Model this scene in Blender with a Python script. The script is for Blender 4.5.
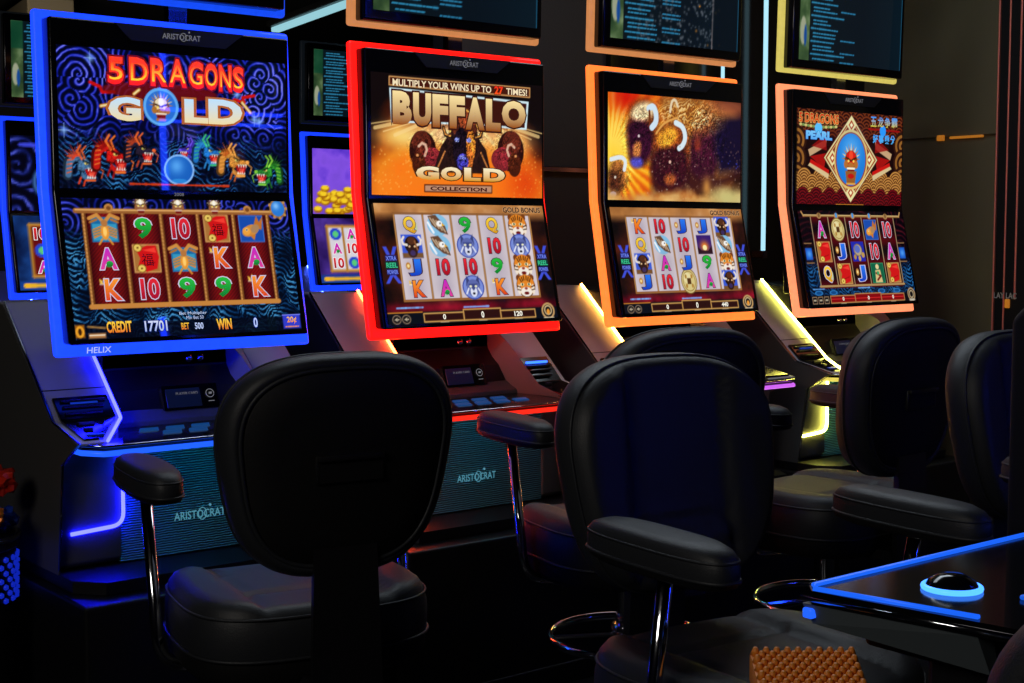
import bpy, bmesh, math, random
import numpy as np
from mathutils import Vector, Matrix, Euler

S = bpy.context.scene
for o in list(bpy.data.objects):
    bpy.data.objects.remove(o)
COL = S.collection
rad = math.radians

# ------------------------------------------------------------------ camera, world, exposure
cd = bpy.data.cameras.new('camera'); cam = bpy.data.objects.new('camera', cd); COL.objects.link(cam)
cd.lens = 50.0; cd.sensor_width = 36.0; cd.clip_start = .05
cam.location = (-1.2428, -3.3255, 1.27)
cam.rotation_euler = (rad(90 - 4.263), 0, rad(51.11 - 90))
S.camera = cam
S.view_settings.view_transform = 'Standard'
S.view_settings.look = 'None'
S.view_settings.gamma = 1.0
S.view_settings.exposure = 0.0
S.view_settings.use_curve_mapping = False
S.cycles.use_denoising = True
S.cycles.max_bounces = 6
S.cycles.sample_clamp_indirect = 4.0
W_ = bpy.data.worlds.new('world'); S.world = W_; W_.use_nodes = True
W_.node_tree.nodes['Background'].inputs[0].default_value = (.5, .65, 1, 1)
W_.node_tree.nodes['Background'].inputs[1].default_value = 0.002

def area(name, loc, target, sx, sy, power, col):
    l = bpy.data.lights.new(name, 'AREA'); l.shape = 'RECTANGLE'; l.size = sx; l.size_y = sy
    l.energy = power; l.color = col
    o = bpy.data.objects.new(name, l); COL.objects.link(o); o.location = loc
    o.rotation_euler = (Vector(target) - Vector(loc)).to_track_quat('-Z', 'Y').to_euler()
    return o
area('aisle_ceiling_lamp', (1.6, -.25, 2.8), (1.5, -1.2, .6), 2.8, .6, 26, (.8, .9, 1))
area('beam_fill_light', (1.6, 4.6, 2.0), (2.4, 6, 2.6), .5, .5, 14, (1, .9, .7))  # added fill with no fixture, brightens the ceiling beam
area('side_fill_light', (-3.0, -2.6, 2.7), (.3, -.6, .6), 1.2, 1.2, 38, (1, .93, .84))  # added camera-side fill for stool backs and the left machine's side

# ------------------------------------------------------------------ materials
def lin(c):
    out = []
    for v in c[:3]:
        v = v / 255.0
        out.append(v / 12.92 if v <= .04045 else ((v + .055) / 1.055) ** 2.4)
    return out
def rgba(c): return tuple(lin(c)) + (1.0,)

def mat(name, col, rough=.5, metal=0.0, spec=.5, bump=0.0, scale=200.0, vary=0.0, coat=0.0):
    m = bpy.data.materials.new(name); m.use_nodes = True; nt = m.node_tree
    b = nt.nodes['Principled BSDF']
    b.inputs['Base Color'].default_value = rgba(col); b.inputs['Roughness'].default_value = rough
    b.inputs['Metallic'].default_value = metal; b.inputs['Specular IOR Level'].default_value = spec
    b.inputs['Coat Weight'].default_value = coat
    tc = nt.nodes.new('ShaderNodeTexCoord'); nz = nt.nodes.new('ShaderNodeTexNoise')
    nz.inputs['Scale'].default_value = scale; nz.inputs['Detail'].default_value = 3
    nt.links.new(tc.outputs['Object'], nz.inputs['Vector'])
    if bump:
        bp = nt.nodes.new('ShaderNodeBump'); bp.inputs['Strength'].default_value = bump; bp.inputs['Distance'].default_value = .002
        nt.links.new(nz.outputs['Fac'], bp.inputs['Height']); nt.links.new(bp.outputs['Normal'], b.inputs['Normal'])
    if vary:
        mr = nt.nodes.new('ShaderNodeMapRange'); mr.inputs['To Min'].default_value = rough - vary; mr.inputs['To Max'].default_value = rough + vary
        nt.links.new(nz.outputs['Fac'], mr.inputs['Value']); nt.links.new(mr.outputs['Result'], b.inputs['Roughness'])
    return m

def glow(name, rgb, grain=.06, scale=60.0, base=(20, 20, 20)):
    m = emis(name, (255, 255, 255), max(rgb), grain, base, scale); k = max(rgb)
    m.node_tree.nodes['Principled BSDF'].inputs['Emission Color'].default_value = tuple(v / k for v in rgb) + (1.0,)
    return m
def emis(name, col, strength, grain=0.0, base=(20, 20, 20), scale=60.0):
    m = bpy.data.materials.new(name); m.use_nodes = True; nt = m.node_tree
    b = nt.nodes['Principled BSDF']
    b.inputs['Base Color'].default_value = rgba(base); b.inputs['Roughness'].default_value = .35
    b.inputs['Emission Color'].default_value = rgba(col); b.inputs['Emission Strength'].default_value = strength
    if grain:
        tc = nt.nodes.new('ShaderNodeTexCoord'); nz = nt.nodes.new('ShaderNodeTexNoise')
        nz.inputs['Scale'].default_value = scale; nz.inputs['Detail'].default_value = 4
        nt.links.new(tc.outputs['Object'], nz.inputs['Vector'])
        mr = nt.nodes.new('ShaderNodeMapRange'); mr.inputs['From Min'].default_value = .3; mr.inputs['From Max'].default_value = .7
        mr.inputs['To Min'].default_value = strength * (1 - grain); mr.inputs['To Max'].default_value = strength * (1 + grain)
        nt.links.new(nz.outputs['Fac'], mr.inputs['Value']); nt.links.new(mr.outputs['Result'], b.inputs['Emission Strength'])
    return m

def screen_mat(name, strength, rough=.02):
    m = bpy.data.materials.new(name); m.use_nodes = True; nt = m.node_tree
    b = nt.nodes['Principled BSDF']
    b.inputs['Base Color'].default_value = (.004, .004, .005, 1); b.inputs['Roughness'].default_value = rough
    at = nt.nodes.new('ShaderNodeAttribute'); at.attribute_name = 'Col'
    nt.links.new(at.outputs['Color'], b.inputs['Emission Color'])
    b.inputs['Emission Strength'].default_value = strength
    return m

M = {}
M['gloss_black'] = mat('gloss_black', (10, 10, 12), .12, spec=.5)
M['satin_black'] = mat('satin_black', (14, 14, 16), .42, bump=.05)
M['matte_black'] = mat('matte_black', (9, 9, 10), .7, spec=.25)
M['leather'] = mat('leather', (34, 36, 40), .5, spec=.38, bump=.28, scale=420, vary=.06)
M['leather_shell'] = mat('leather_shell', (11, 11, 12), .6, spec=.3, bump=.4, scale=700)
M['chrome'] = mat('chrome', (205, 208, 215), .09, metal=1.0)
M['chrome_dark'] = mat('chrome_dark', (120, 122, 130), .2, metal=1.0)
M['silver'] = mat('silver', (160, 160, 166), .5, metal=.2, bump=.12, scale=900, vary=.05)
M['trim_grey'] = mat('trim_grey', (84, 92, 96), .4)
M['side_skin'] = mat('side_skin', (78, 77, 76), .42, metal=.2, bump=.1, scale=500)
M['badge'] = mat('badge', (34, 34, 37), .4)
M['badge_text'] = emis('badge_text', (120, 120, 126), .75)
M['logo_teal'] = emis('logo_teal', (84, 150, 170), .8)
M['white_text'] = emis('white_text', (190, 200, 245), .9)
M['dark_text'] = mat('dark_text', (180, 175, 165), .6)
M['screen'] = screen_mat('screen', 1.0)
M['print'] = screen_mat('print', 1.0, .3)
M['teal_led'] = emis('teal_led', (40, 190, 215), 7)
M['slot_blue'] = emis('slot_blue', (40, 90, 255), 4.0)
M['slot_dim'] = emis('slot_dim', (20, 60, 200), .6)
M['button_teal'] = emis('button_teal', (10, 62, 120), .9)
M['tube_cyan'] = emis('tube_cyan', (170, 225, 245), 1.15)
M['carpet'] = mat('carpet', (12, 12, 15), .9, spec=.1, bump=.6, scale=300)
M['ceiling'] = mat('ceiling', (16, 17, 20), .8, spec=.2)
M['wall_dark'] = mat('wall_dark', (30, 31, 34), .6, bump=.3, scale=160)
M['wall_yellow_lit'] = mat('wall_yellow_lit', (92, 84, 58), .55, bump=.35, scale=240)  # yellow light of the end machine is mixed into this olive base
M['copper'] = mat('copper', (240, 132, 112), .4, metal=.35)
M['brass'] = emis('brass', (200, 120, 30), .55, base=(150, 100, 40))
M['gloss_panel'] = mat('gloss_panel', (18, 14, 11), .16, spec=.5, bump=.05, scale=8)
M['beam'] = mat('beam', (120, 108, 88), .6)
M['amber'] = mat('amber', (236, 138, 40), .45, bump=.3, scale=150)

def grille_mat():
    m = bpy.data.materials.new('woven_grille'); m.use_nodes = True; nt = m.node_tree
    b = nt.nodes['Principled BSDF']; b.inputs['Roughness'].default_value = .4; b.inputs['Metallic'].default_value = .2
    tc = nt.nodes.new('ShaderNodeTexCoord')
    wv = nt.nodes.new('ShaderNodeTexWave'); wv.bands_direction = 'Z'; wv.inputs['Scale'].default_value = 52
    wv.inputs['Distortion'].default_value = 1.6; wv.inputs['Detail'].default_value = 0; wv.inputs['Detail Scale'].default_value = 1.6
    nt.links.new(tc.outputs['Object'], wv.inputs['Vector'])
    cr = nt.nodes.new('ShaderNodeValToRGB'); e = cr.color_ramp.elements
    e[0].color = rgba((18, 40, 46)); e[1].color = rgba((110, 176, 190)); e[0].position = .3; e[1].position = .8
    nt.links.new(wv.outputs['Fac'], cr.inputs['Fac']); nt.links.new(cr.outputs['Color'], b.inputs['Base Color'])
    bp = nt.nodes.new('ShaderNodeBump'); bp.inputs['Strength'].default_value = .7; bp.inputs['Distance'].default_value = .004
    nt.links.new(wv.outputs['Fac'], bp.inputs['Height']); nt.links.new(bp.outputs['Normal'], b.inputs['Normal'])
    return m
M['grille'] = grille_mat()

# ------------------------------------------------------------------ mesh helpers
def box(bm, x0, x1, y0, y1, z0, z1, bev=0.0, seg=2):
    vs = [bm.verts.new((x, y, z)) for z in (z0, z1) for y in (y0, y1) for x in (x0, x1)]
    fs = [(0, 2, 3, 1), (4, 5, 7, 6), (0, 1, 5, 4), (2, 6, 7, 3), (0, 4, 6, 2), (1, 3, 7, 5)]
    f = [bm.faces.new([vs[i] for i in q]) for q in fs]
    if bev:
        es = list({e for q in f for e in q.edges})
        bmesh.ops.bevel(bm, geom=es, offset=bev, segments=seg, affect='EDGES', profile=.5)
def prism(bm, poly, x0, x1, bev=0.0, seg=2):
    """polygon in (y, z) swept along x"""
    a = [bm.verts.new((x0, y, z)) for y, z in poly]; b = [bm.verts.new((x1, y, z)) for y, z in poly]
    n = len(poly); f = [bm.faces.new(a), bm.faces.new(b[::-1])]
    for i in range(n): f.append(bm.faces.new((a[i], b[i], b[(i + 1) % n], a[(i + 1) % n])))
    bmesh.ops.recalc_face_normals(bm, faces=f)
    if bev:
        es = list({e for q in f for e in q.edges})
        bmesh.ops.bevel(bm, geom=es, offset=bev, segments=seg, affect='EDGES', profile=.5)
def hull(bm, bot, top):
    a = [bm.verts.new(p) for p in bot]; b = [bm.verts.new(p) for p in top]; n = len(a)
    f = [bm.faces.new(a), bm.faces.new(b[::-1])]
    for i in range(n): f.append(bm.faces.new((a[i], b[i], b[(i + 1) % n], a[(i + 1) % n])))
    bmesh.ops.recalc_face_normals(bm, faces=f)
def tube(bm, pts, r, n=10, closed=False):
    P = [Vector(p) for p in pts]; m = len(P); rings = []
    prev = None
    for i in range(m):
        if closed: t = (P[(i + 1) % m] - P[i - 1])
        else: t = P[min(i + 1, m - 1)] - P[max(i - 1, 0)]
        t.normalize()
        if prev is None:
            u = t.cross(Vector((0, 0, 1)));
            if u.length < .1: u = t.cross(Vector((1, 0, 0)))
        else: u = prev - t * prev.dot(t)
        u.normalize(); prev = u; w = t.cross(u)
        rings.append([bm.verts.new(P[i] + (u * math.cos(2 * math.pi * k / n) + w * math.sin(2 * math.pi * k / n)) * r) for k in range(n)])
    for i in range(m if closed else m - 1):
        A, B = rings[i], rings[(i + 1) % m]
        off = 0
        if closed and i == m - 1:
            off = min(range(n), key=lambda q: (B[q].co - A[0].co).length)
        for k in range(n): bm.faces.new((A[k], A[(k + 1) % n], B[(k + 1 + off) % n], B[(k + off) % n]))
    if not closed:
        bm.faces.new(rings[0][::-1]); bm.faces.new(rings[-1])
def arc_path(pts, r=.05, k=6):
    """round the corners of a polyline"""
    P = [Vector(p) for p in pts]; out = [P[0]]
    for i in range(1, len(P) - 1):
        a = (P[i - 1] - P[i]).normalized(); b = (P[i + 1] - P[i]).normalized()
        s = P[i] + a * r; e = P[i] + b * r
        for j in range(k + 1):
            t = j / k; out.append(s * (1 - t) ** 2 + P[i] * 2 * t * (1 - t) + e * t * t)
    return out + [P[-1]]
def lathe(bm, prof, n=32, c=(0, 0)):
    rings = []
    for r, z in prof:
        if r < 1e-5: rings.append([bm.verts.new((c[0], c[1], z))])
        else: rings.append([bm.verts.new((c[0] + r * math.cos(2 * math.pi * k / n), c[1] + r * math.sin(2 * math.pi * k / n), z)) for k in range(n)])
    for A, B in zip(rings, rings[1:]):
        for k in range(n):
            k2 = (k + 1) % n
            if len(A) == 1 and len(B) == 1: continue
            if len(A) == 1: bm.faces.new((A[0], B[k2], B[k]))
            elif len(B) == 1: bm.faces.new((A[k], A[k2], B[0]))
            else: bm.faces.new((A[k], A[k2], B[k2], B[k]))
def torus(bm, R, r, c, n=48, k=10):
    tube(bm, [(c[0] + R * math.cos(2 * math.pi * i / n), c[1] + R * math.sin(2 * math.pi * i / n), c[2]) for i in range(n)], r, k, True)

def link(name, me, m, parent=None, smooth=False):
    if isinstance(me, bmesh.types.BMesh):
        bm = me; bmesh.ops.recalc_face_normals(bm, faces=bm.faces)
        me = bpy.data.meshes.new(name); bm.to_mesh(me); bm.free()
    if smooth:
        me.shade_smooth()
        if smooth == 'auto': me.set_sharp_from_angle(angle=rad(38))
    if m is not None: me.materials.append(m)
    o = bpy.data.objects.new(name, me); COL.objects.link(o)
    if parent is not None: o.parent = parent
    return o
def mk(name, m, parent, fn, smooth=False):
    bm = bmesh.new(); fn(bm); return link(name, bm, m, parent, smooth)
def empty(name, loc, rz, label, cat, group=None):
    o = bpy.data.objects.new(name, None); COL.objects.link(o); o.location = loc; o.rotation_euler = (0, 0, rz)
    o.empty_display_size = .1
    o['label'] = label; o['category'] = cat
    if group: o['group'] = group
    return o
def tag(o, label, cat, group=None):
    o['label'] = label; o['category'] = cat
    if group: o['group'] = group
    return o
def struct(name, m, fn):
    o = mk(name, m, None, fn); o['kind'] = 'structure'; return o
def copy_tree(o, parent=None):
    c = o.copy(); COL.objects.link(c)
    if parent is not None: c.parent = parent
    for ch in list(o.children): copy_tree(ch, c)
    return c

# ------------------------------------------------------------------ screen artwork: a painted grid (what the display shows)
rng = np.random.default_rng(7)
def col3(c): return np.array(c[:3], float) / 255.0
class Cv:
    def __init__(s, W, H, base):
        s.W, s.H = W, H; s.a = np.zeros((H, W, 3)) + col3(base)
        s.Y, s.X = np.mgrid[0:H, 0:W].astype(float)
    def box_(s, x0, y0, x1, y1):
        return (slice(max(0, int(y0) - 2), min(s.H, int(y1) + 4)), slice(max(0, int(x0) - 2), min(s.W, int(x1) + 4)))
    def mix(s, sl, m, col, al=1.0):
        m = (np.clip(m, 0, 1) * al)[..., None]
        c = col3(col) if not isinstance(col, np.ndarray) else col
        s.a[sl] = s.a[sl] * (1 - m) + c * m
    def ell(s, x, y, rx, ry, col, al=1.0, rot=0.0, soft=.8):
        R = max(rx, ry); sl = s.box_(x - R, y - R, x + R, y + R)
        X = s.X[sl] - x; Y = s.Y[sl] - y
        if rot: c, q = math.cos(rot), math.sin(rot); X, Y = X * c + Y * q, -X * q + Y * c
        d = (np.sqrt((X / rx) ** 2 + (Y / ry) ** 2) - 1) * min(rx, ry)
        s.mix(sl, .5 - d / soft, col, al)
    def ring(s, x, y, rx, ry, w, col, al=1.0):
        R = max(rx, ry) + w; sl = s.box_(x - R, y - R, x + R, y + R)
        d = np.abs((np.sqrt(((s.X[sl] - x) / rx) ** 2 + ((s.Y[sl] - y) / ry) ** 2) - 1) * min(rx, ry)) - w / 2
        s.mix(sl, .5 - d, col, al)
    def line(s, pts, w, col, al=1.0):
        p = np.array(pts, float); h = w / 2 + 1
        sl = s.box_(p[:, 0].min() - h, p[:, 1].min() - h, p[:, 0].max() + h, p[:, 1].max() + h)
        X, Y = s.X[sl], s.Y[sl]; D = np.full(X.shape, 1e9)
        for a, b in zip(p, p[1:]):
            v = b - a; L = max(v @ v, 1e-9); t = np.clip(((X - a[0]) * v[0] + (Y - a[1]) * v[1]) / L, 0, 1)
            D = np.minimum(D, np.hypot(X - a[0] - t * v[0], Y - a[1] - t * v[1]))
        s.mix(sl, .5 + w / 2 - D, col, al * min(1, w * 1.2))
    def poly(s, pts, col, al=1.0, soft=1.0):
        p = np.array(pts, float)
        sl = s.box_(p[:, 0].min() - 2, p[:, 1].min() - 2, p[:, 0].max() + 2, p[:, 1].max() + 2)
        X, Y = s.X[sl], s.Y[sl]; D = np.full(X.shape, 1e9); ins = np.zeros(X.shape, bool)
        for a, b in zip(p, np.roll(p, -1, 0)):
            v = b - a; L = max(v @ v, 1e-9); t = np.clip(((X - a[0]) * v[0] + (Y - a[1]) * v[1]) / L, 0, 1)
            D = np.minimum(D, np.hypot(X - a[0] - t * v[0], Y - a[1] - t * v[1]))
            c = ((a[1] > Y) != (b[1] > Y)) & (X < (b[0] - a[0]) * (Y - a[1]) / ((b[1] - a[1]) or 1e-9) + a[0]); ins ^= c
        s.mix(sl, .5 + np.where(ins, D, -D) / soft, col, al)
    def rect(s, x0, y0, x1, y1, col, al=1.0): s.poly([(x0, y0), (x1, y0), (x1, y1), (x0, y1)], col, al)
    def frame(s, x0, y0, x1, y1, w, col): s.line([(x0, y0), (x1, y0), (x1, y1), (x0, y1), (x0, y0)], w, col)
    def fur(s, x, y, rx, ry, seed, amp=.6):
        sl = s.box_(x - rx, y - ry, x + rx, y + ry); h, w = s.X[sl].shape; n = noise(h, w, max(4, int(h / 5)), seed)
        m = np.clip(1.6 - 1.6 * np.hypot((s.X[sl] - x) / rx, (s.Y[sl] - y) / ry), 0, 1); st = .5 + .5 * np.sin(n * 26 + s.X[sl] * .9 + s.Y[sl] * .6)
        s.a[sl] = np.clip(s.a[sl] * (1 + (m * amp * (1.1 * n + .9 * st - 1.0))[..., None] * 1.3), 0, 1)
    def glow(s, x, y, r, col, al=1.0, ry=None):
        ry = ry or r; sl = s.box_(x - 2.5 * r, y - 2.5 * ry, x + 2.5 * r, y + 2.5 * ry)
        s.mix(sl, np.exp(-((s.X[sl] - x) / r) ** 2 - ((s.Y[sl] - y) / ry) ** 2), col, al)
    def all(s): return (slice(0, s.H), slice(0, s.W))
def noise(H, W, n, seed):
    r = np.random.default_rng(seed); out = np.zeros((H, W)); amp = 1.0
    for o in range(4):
        k = n * 2 ** o; g = r.random((k + 2, int(k * W / H) + 3))
        y = np.linspace(0, k, H); x = np.linspace(0, k * W / H, W)
        yi, xi = y.astype(int), x.astype(int); fy, fx = (y - yi)[:, None], (x - xi)[None]
        fy = fy * fy * (3 - 2 * fy); fx = fx * fx * (3 - 2 * fx)
        v = (g[yi][:, xi] * (1 - fx) + g[yi][:, xi + 1] * fx) * (1 - fy) + (g[yi + 1][:, xi] * (1 - fx) + g[yi + 1][:, xi + 1] * fx) * fy
        out += v * amp; amp *= .5
    return out / 1.875
def ramp(t, stops):
    t = np.clip(t, 0, 1); xs = [q[0] for q in stops]
    return np.stack([np.interp(t, xs, [q[1][k] / 255 for q in stops]) for k in range(3)], -1)
def hom(quad, W, H):
    dst = [(0, 0), (W - 1, 0), (W - 1, H - 1), (0, H - 1)]; A = []; b = []
    for (x, y), (u, v) in zip(quad, dst):
        A += [[x, y, 1, 0, 0, 0, -u * x, -u * y], [0, 0, 0, x, y, 1, -v * x, -v * y]]; b += [u, v]
    h = np.append(np.linalg.solve(np.array(A, float), np.array(b, float)), 1).reshape(3, 3)
    def f(x, y):
        q = h @ np.array([x, y, 1.0]); return q[0] / q[2], q[1] / q[2]
    return f
class Art:
    """a display: its painted grid and its lettering (text fitted into boxes, in grid pixels)"""
    def __init__(s, W, H, base): s.c = Cv(W, H, base); s.t = []
    def T(s, txt, x0, y0, x1, y1, top, bot=None, outline=None, bold=.02, ow=.05, skew=0.0, warp=None, layer=1):
        if outline: s.t.append((txt, x0, y0, x1, y1, outline, outline, bold + ow, skew, warp, layer, bold))
        s.t.append((txt, x0, y0, x1, y1, top, bot or top, bold, skew, warp, layer + 1, bold))

# --- small pictures used as reel symbols (x, y centre, s half size)
def crown(c, x, y, s):
    c.poly([(x - s, y + s * .6), (x - s * 1.1, y - s * .5), (x - s * .4, y), (x, y - s * .9), (x + s * .4, y), (x + s * 1.1, y - s * .5), (x + s, y + s * .6)], (236, 190, 70))
    c.ell(x, y + s * .2, s * .4, s * .3, (40, 70, 200)); c.line([(x - s, y + s * .75), (x + s, y + s * .75)], 1, (250, 240, 200))
def tiger(c, x, y, s, body=(226, 132, 36)):
    for d in (-1, 1): c.ell(x + d * s * .72, y - s * .68, s * .26, s * .28, (120, 60, 20))
    c.ell(x, y, s * 1.02, s * .95, (90, 46, 14)); c.ell(x, y - s * .05, s * .95, s * .9, body)
    c.ell(x, y + s * .5, s * .62, s * .4, (240, 232, 220)); c.ell(x - s * .75, y + s * .3, s * .2, s * .42, (240, 225, 205)); c.ell(x + s * .75, y + s * .3, s * .2, s * .42, (240, 225, 205))
    for d in (-1, 1):
        c.ell(x + d * s * .38, y - s * .12, s * .2, s * .13, (245, 240, 190)); c.ell(x + d * s * .36, y - s * .12, s * .09, s * .11, (30, 60, 50))
        for k in range(3): c.line([(x + d * s * (.15 + .22 * k), y - s * .82 + s * .1 * k), (x + d * s * (.12 + .16 * k), y - s * .5 + s * .08 * k)], s * .1, (60, 28, 10))
        c.line([(x + d * s * .6, y + s * .1), (x + d * s * .98, y - s * .02)], s * .1, (60, 28, 10)); c.line([(x + d * s * .6, y + s * .35), (x + d * s * .95, y + s * .3)], s * .09, (70, 34, 12))
    c.ell(x, y + s * .22, s * .17, s * .11, (150, 60, 50)); c.ell(x, y + s * .62, s * .26, s * .14, (110, 20, 20))
def wolf(c, x, y, s):
    c.ell(x, y, s * 1.12, s * 1.0, (40, 60, 160)); c.ell(x, y, s * 1.02, s * .92, (120, 140, 214))
    for d in (-1, 1): c.poly([(x + d * s * .2, y - s * .4), (x + d * s * .62, y - s * .98), (x + d * s * .72, y - s * .1)], (58, 66, 120))
    c.ell(x, y + s * .05, s * .68, s * .72, (92, 104, 168)); c.ell(x, y + s * .35, s * .34, s * .45, (222, 226, 244))
    c.poly([(x - s * .5, y - s * .3), (x + s * .5, y - s * .3), (x, y + s * .3)], (60, 70, 130))
    for d in (-1, 1):
        c.ell(x + d * s * .27, y - s * .08, s * .13, s * .09, (240, 240, 200)); c.line([(x + d * s * .5, y + s * .1), (x + d * s * .75, y + s * .5)], s * .14, (226, 230, 246))
    c.ell(x, y + s * .5, s * .14, s * .1, (14, 14, 30))
def buffalo(c, x, y, s, sky=True):
    if sky:
        c.rect(x - s, y - s * .95, x + s, y + s * .95, (60, 90, 210)); c.rect(x - s, y + s * .55, x + s, y + s * .95, (120, 80, 40))
    c.ell(x, y - s * .1, s * .72, s * .72, (30, 16, 12)); c.ell(x, y + s * .35, s * .5, s * .6, (48, 24, 16)); c.ell(x, y - s * .45, s * .42, s * .3, (84, 46, 26))
    for d in (-1, 1):
        c.line([(x + d * s * .5, y - s * .1), (x + d * s * .86, y - s * .18), (x + d * s * .93, y - s * .5), (x + d * s * .74, y - s * .74)], s * .2, (232, 222, 214))
        c.ell(x + d * s * .26, y + s * .02, s * .1, s * .08, (240, 200, 150))
    c.ell(x, y + s * .55, s * .26, s * .22, (58, 42, 90)); c.line([(x + s * .3, y - s * .4), (x + s * .5, y + s * .3)], s * .14, (150, 92, 52))
def eagle(c, x, y, s):
    c.ell(x, y, s * 1.05, s * .9, (132, 190, 226)); c.line([(x - s * .95, y - s * .2), (x - s * .5, y + s * .6)], s * .2, (240, 246, 252))
    c.poly([(x - s * .9, y - s * .75), (x - s * .1, y - s * .85), (x + s * .75, y + s * .1), (x + s * .95, y + s * .8), (x + s * .2, y + s * .6), (x - s * .6, y)], (104, 70, 48))
    for k in range(4): c.line([(x - s * .7 + k * s * .3, y - s * .6 + k * s * .12), (x - s * .2 + k * s * .3, y + s * .1 + k * s * .15)], s * .12, (196, 170, 140))
    c.ell(x + s * .2, y - s * .12, s * .3, s * .24, (246, 244, 240)); c.poly([(x + s * .42, y - s * .15), (x + s * .72, y + s * .02), (x + s * .42, y + s * .08)], (240, 180, 40)); c.ell(x + s * .27, y - s * .14, s * .07, s * .07, (20, 20, 20))
def sunset(c, x, y, s):
    sl = c.box_(x - s, y - s, x + s, y + s)
    c.rect(x - s, y - s * .9, x + s, y + s * .9, (52, 26, 110)); c.glow(x, y + s * .2, s * .55, (255, 140, 30), 1, s * .5); c.ell(x, y + s * .3, s * .28, s * .26, (255, 240, 170))
    c.poly([(x - s, y + s * .9), (x - s, y + s * .2), (x - s * .5, y + s * .55), (x + s * .4, y + s * .6), (x + s, y + s * .1), (x + s, y + s * .9)], (40, 14, 24))
def envelope(c, x, y, s):
    c.rect(x - s, y - s, x + s, y + s, (168, 112, 54)); c.frame(x - s, y - s, x + s, y + s, 1, (226, 178, 104))
    c.poly([(x - s * .75, y - s * .6), (x + s * .1, y - s * .95), (x + s * .8, y - s * .95), (x + s * .98, y - s * .1), (x + s * .75, y + s * .75), (x - s * .1, y + s * .98), (x - s * .7, y + s * .5), (x - s * .5, y)], (206, 20, 22))
    c.poly([(x - s * .3, y - s * .6), (x + s * .7, y - s * .8), (x + s * .8, y - s * .4)], (244, 60, 48)); c.line([(x - s * .2, y + s * .5), (x + s * .6, y + s * .3)], 1, (140, 8, 10))
    for px, py in ((-.62, -.78), (-.45, .72)):
        c.ell(x + px * s, y + py * s, s * .34, s * .3, (120, 80, 20)); c.ell(x + px * s, y + py * s, s * .28, s * .25, (232, 200, 96)); c.rect(x + px * s - s * .07, y + py * s - s * .07, x + px * s + s * .07, y + py * s + s * .07, (110, 70, 20))
def beetle(c, x, y, s):
    c.rect(x - s, y - s * .8, x + s, y + s, (22, 104, 160)); c.rect(x - s * .9, y - s * .3, x + s * .9, y + s * .9, (52, 150, 190))
    for d in (-1, 1):
        c.poly([(x + d * s * .2, y - s * .2), (x + d * s * .95, y + s * .1), (x + d * s * .85, y + s * .75), (x + d * s * .25, y + s * .5)], (214, 130, 40))
        for k in range(3): c.line([(x + d * s * .3, y + s * (.0 + .2 * k)), (x + d * s * .9, y + s * (.2 + .18 * k))], s * .08, (70, 130, 150))
        c.line([(x + d * s * .1, y - s * .5), (x + d * s * .5, y - s * .95), (x + d * s * 1.1, y - s * .7)], s * .26, (206, 140, 64)); c.line([(x + d * s * .55, y - s * .62), (x + d * s * 1.05, y - s * .42)], s * .16, (176, 110, 44))
        c.line([(x + d * s * .25, y + s * .8), (x + d * s * .5, y + s * 1.15)], s * .14, (216, 140, 50))
    c.ell(x, y + s * .3, s * .3, s * .55, (232, 150, 48)); c.ell(x, y + s * .25, s * .14, s * .35, (255, 206, 110)); c.ell(x, y - s * .35, s * .25, s * .25, (180, 116, 60))
def fish(c, x, y, s):
    c.rect(x - s, y - s, x + s, y + s, (24, 74, 170)); c.frame(x - s, y - s, x + s, y + s, 1, (60, 120, 210))
    c.poly([(x + s * .2, y - s * .2), (x + s * .5, y - s * 1.0), (x + s * .7, y - s * .5), (x + s * 1.05, y - s * .95), (x + s * .85, y + s * .1)], (190, 110, 40))
    c.ell(x - s * .1, y + s * .15, s * .75, s * .42, (206, 138, 60), rot=-.35); c.ell(x + s * .3, y, s * .4, s * .3, (170, 130, 90), rot=-.6); c.ell(x - s * .45, y + s * .2, s * .34, s * .3, (236, 160, 60)); c.ell(x - s * .42, y + s * .1, s * .1, s * .1, (250, 240, 210)); c.ell(x - s * .42, y + s * .1, s * .05, s * .05, (10, 10, 10))
    c.poly([(x - s * .2, y + s * .5), (x + s * .3, y + s * .45), (x + s * .15, y + s * .9)], (200, 120, 40))
def coin(c, x, y, s, hole=True):
    c.ell(x, y, s * 1.05, s * 1.2, (120, 90, 40)); c.ell(x, y, s * .97, s * 1.1, (214, 196, 130)); c.ring(x, y, s * .8, s * .92, 1.2, (150, 120, 60)); c.ell(x - s * .2, y - s * .3, s * .5, s * .5, (240, 230, 180), .6)
    if hole: c.rect(x - s * .25, y - s * .28, x + s * .25, y + s * .28, (84, 50, 20))
    for k in range(4):
        a = k * math.pi / 2 + .78; c.ell(x + s * .55 * math.cos(a), y + s * .62 * math.sin(a), s * .14, s * .2, (176, 130, 56))
def turtle(c, x, y, s):
    c.rect(x - s, y - s, x + s, y + s, (30, 40, 170)); c.ell(x - s * .05, y - s * .15, s * .65, s * .62, (176, 160, 130)); c.ell(x - s * .1, y - s * .25, s * .45, s * .4, (90, 110, 190)); c.ring(x, y - s * .15, s * .62, s * .6, 1.1, (110, 84, 50))
    c.ell(x + s * .7, y + s * .35, s * .26, s * .28, (190, 150, 80)); c.ell(x + s * .1, y + s * .7, s * .2, s * .28, (200, 160, 80)); c.ell(x - s * .6, y + s * .55, s * .2, s * .26, (180, 140, 70))
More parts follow.
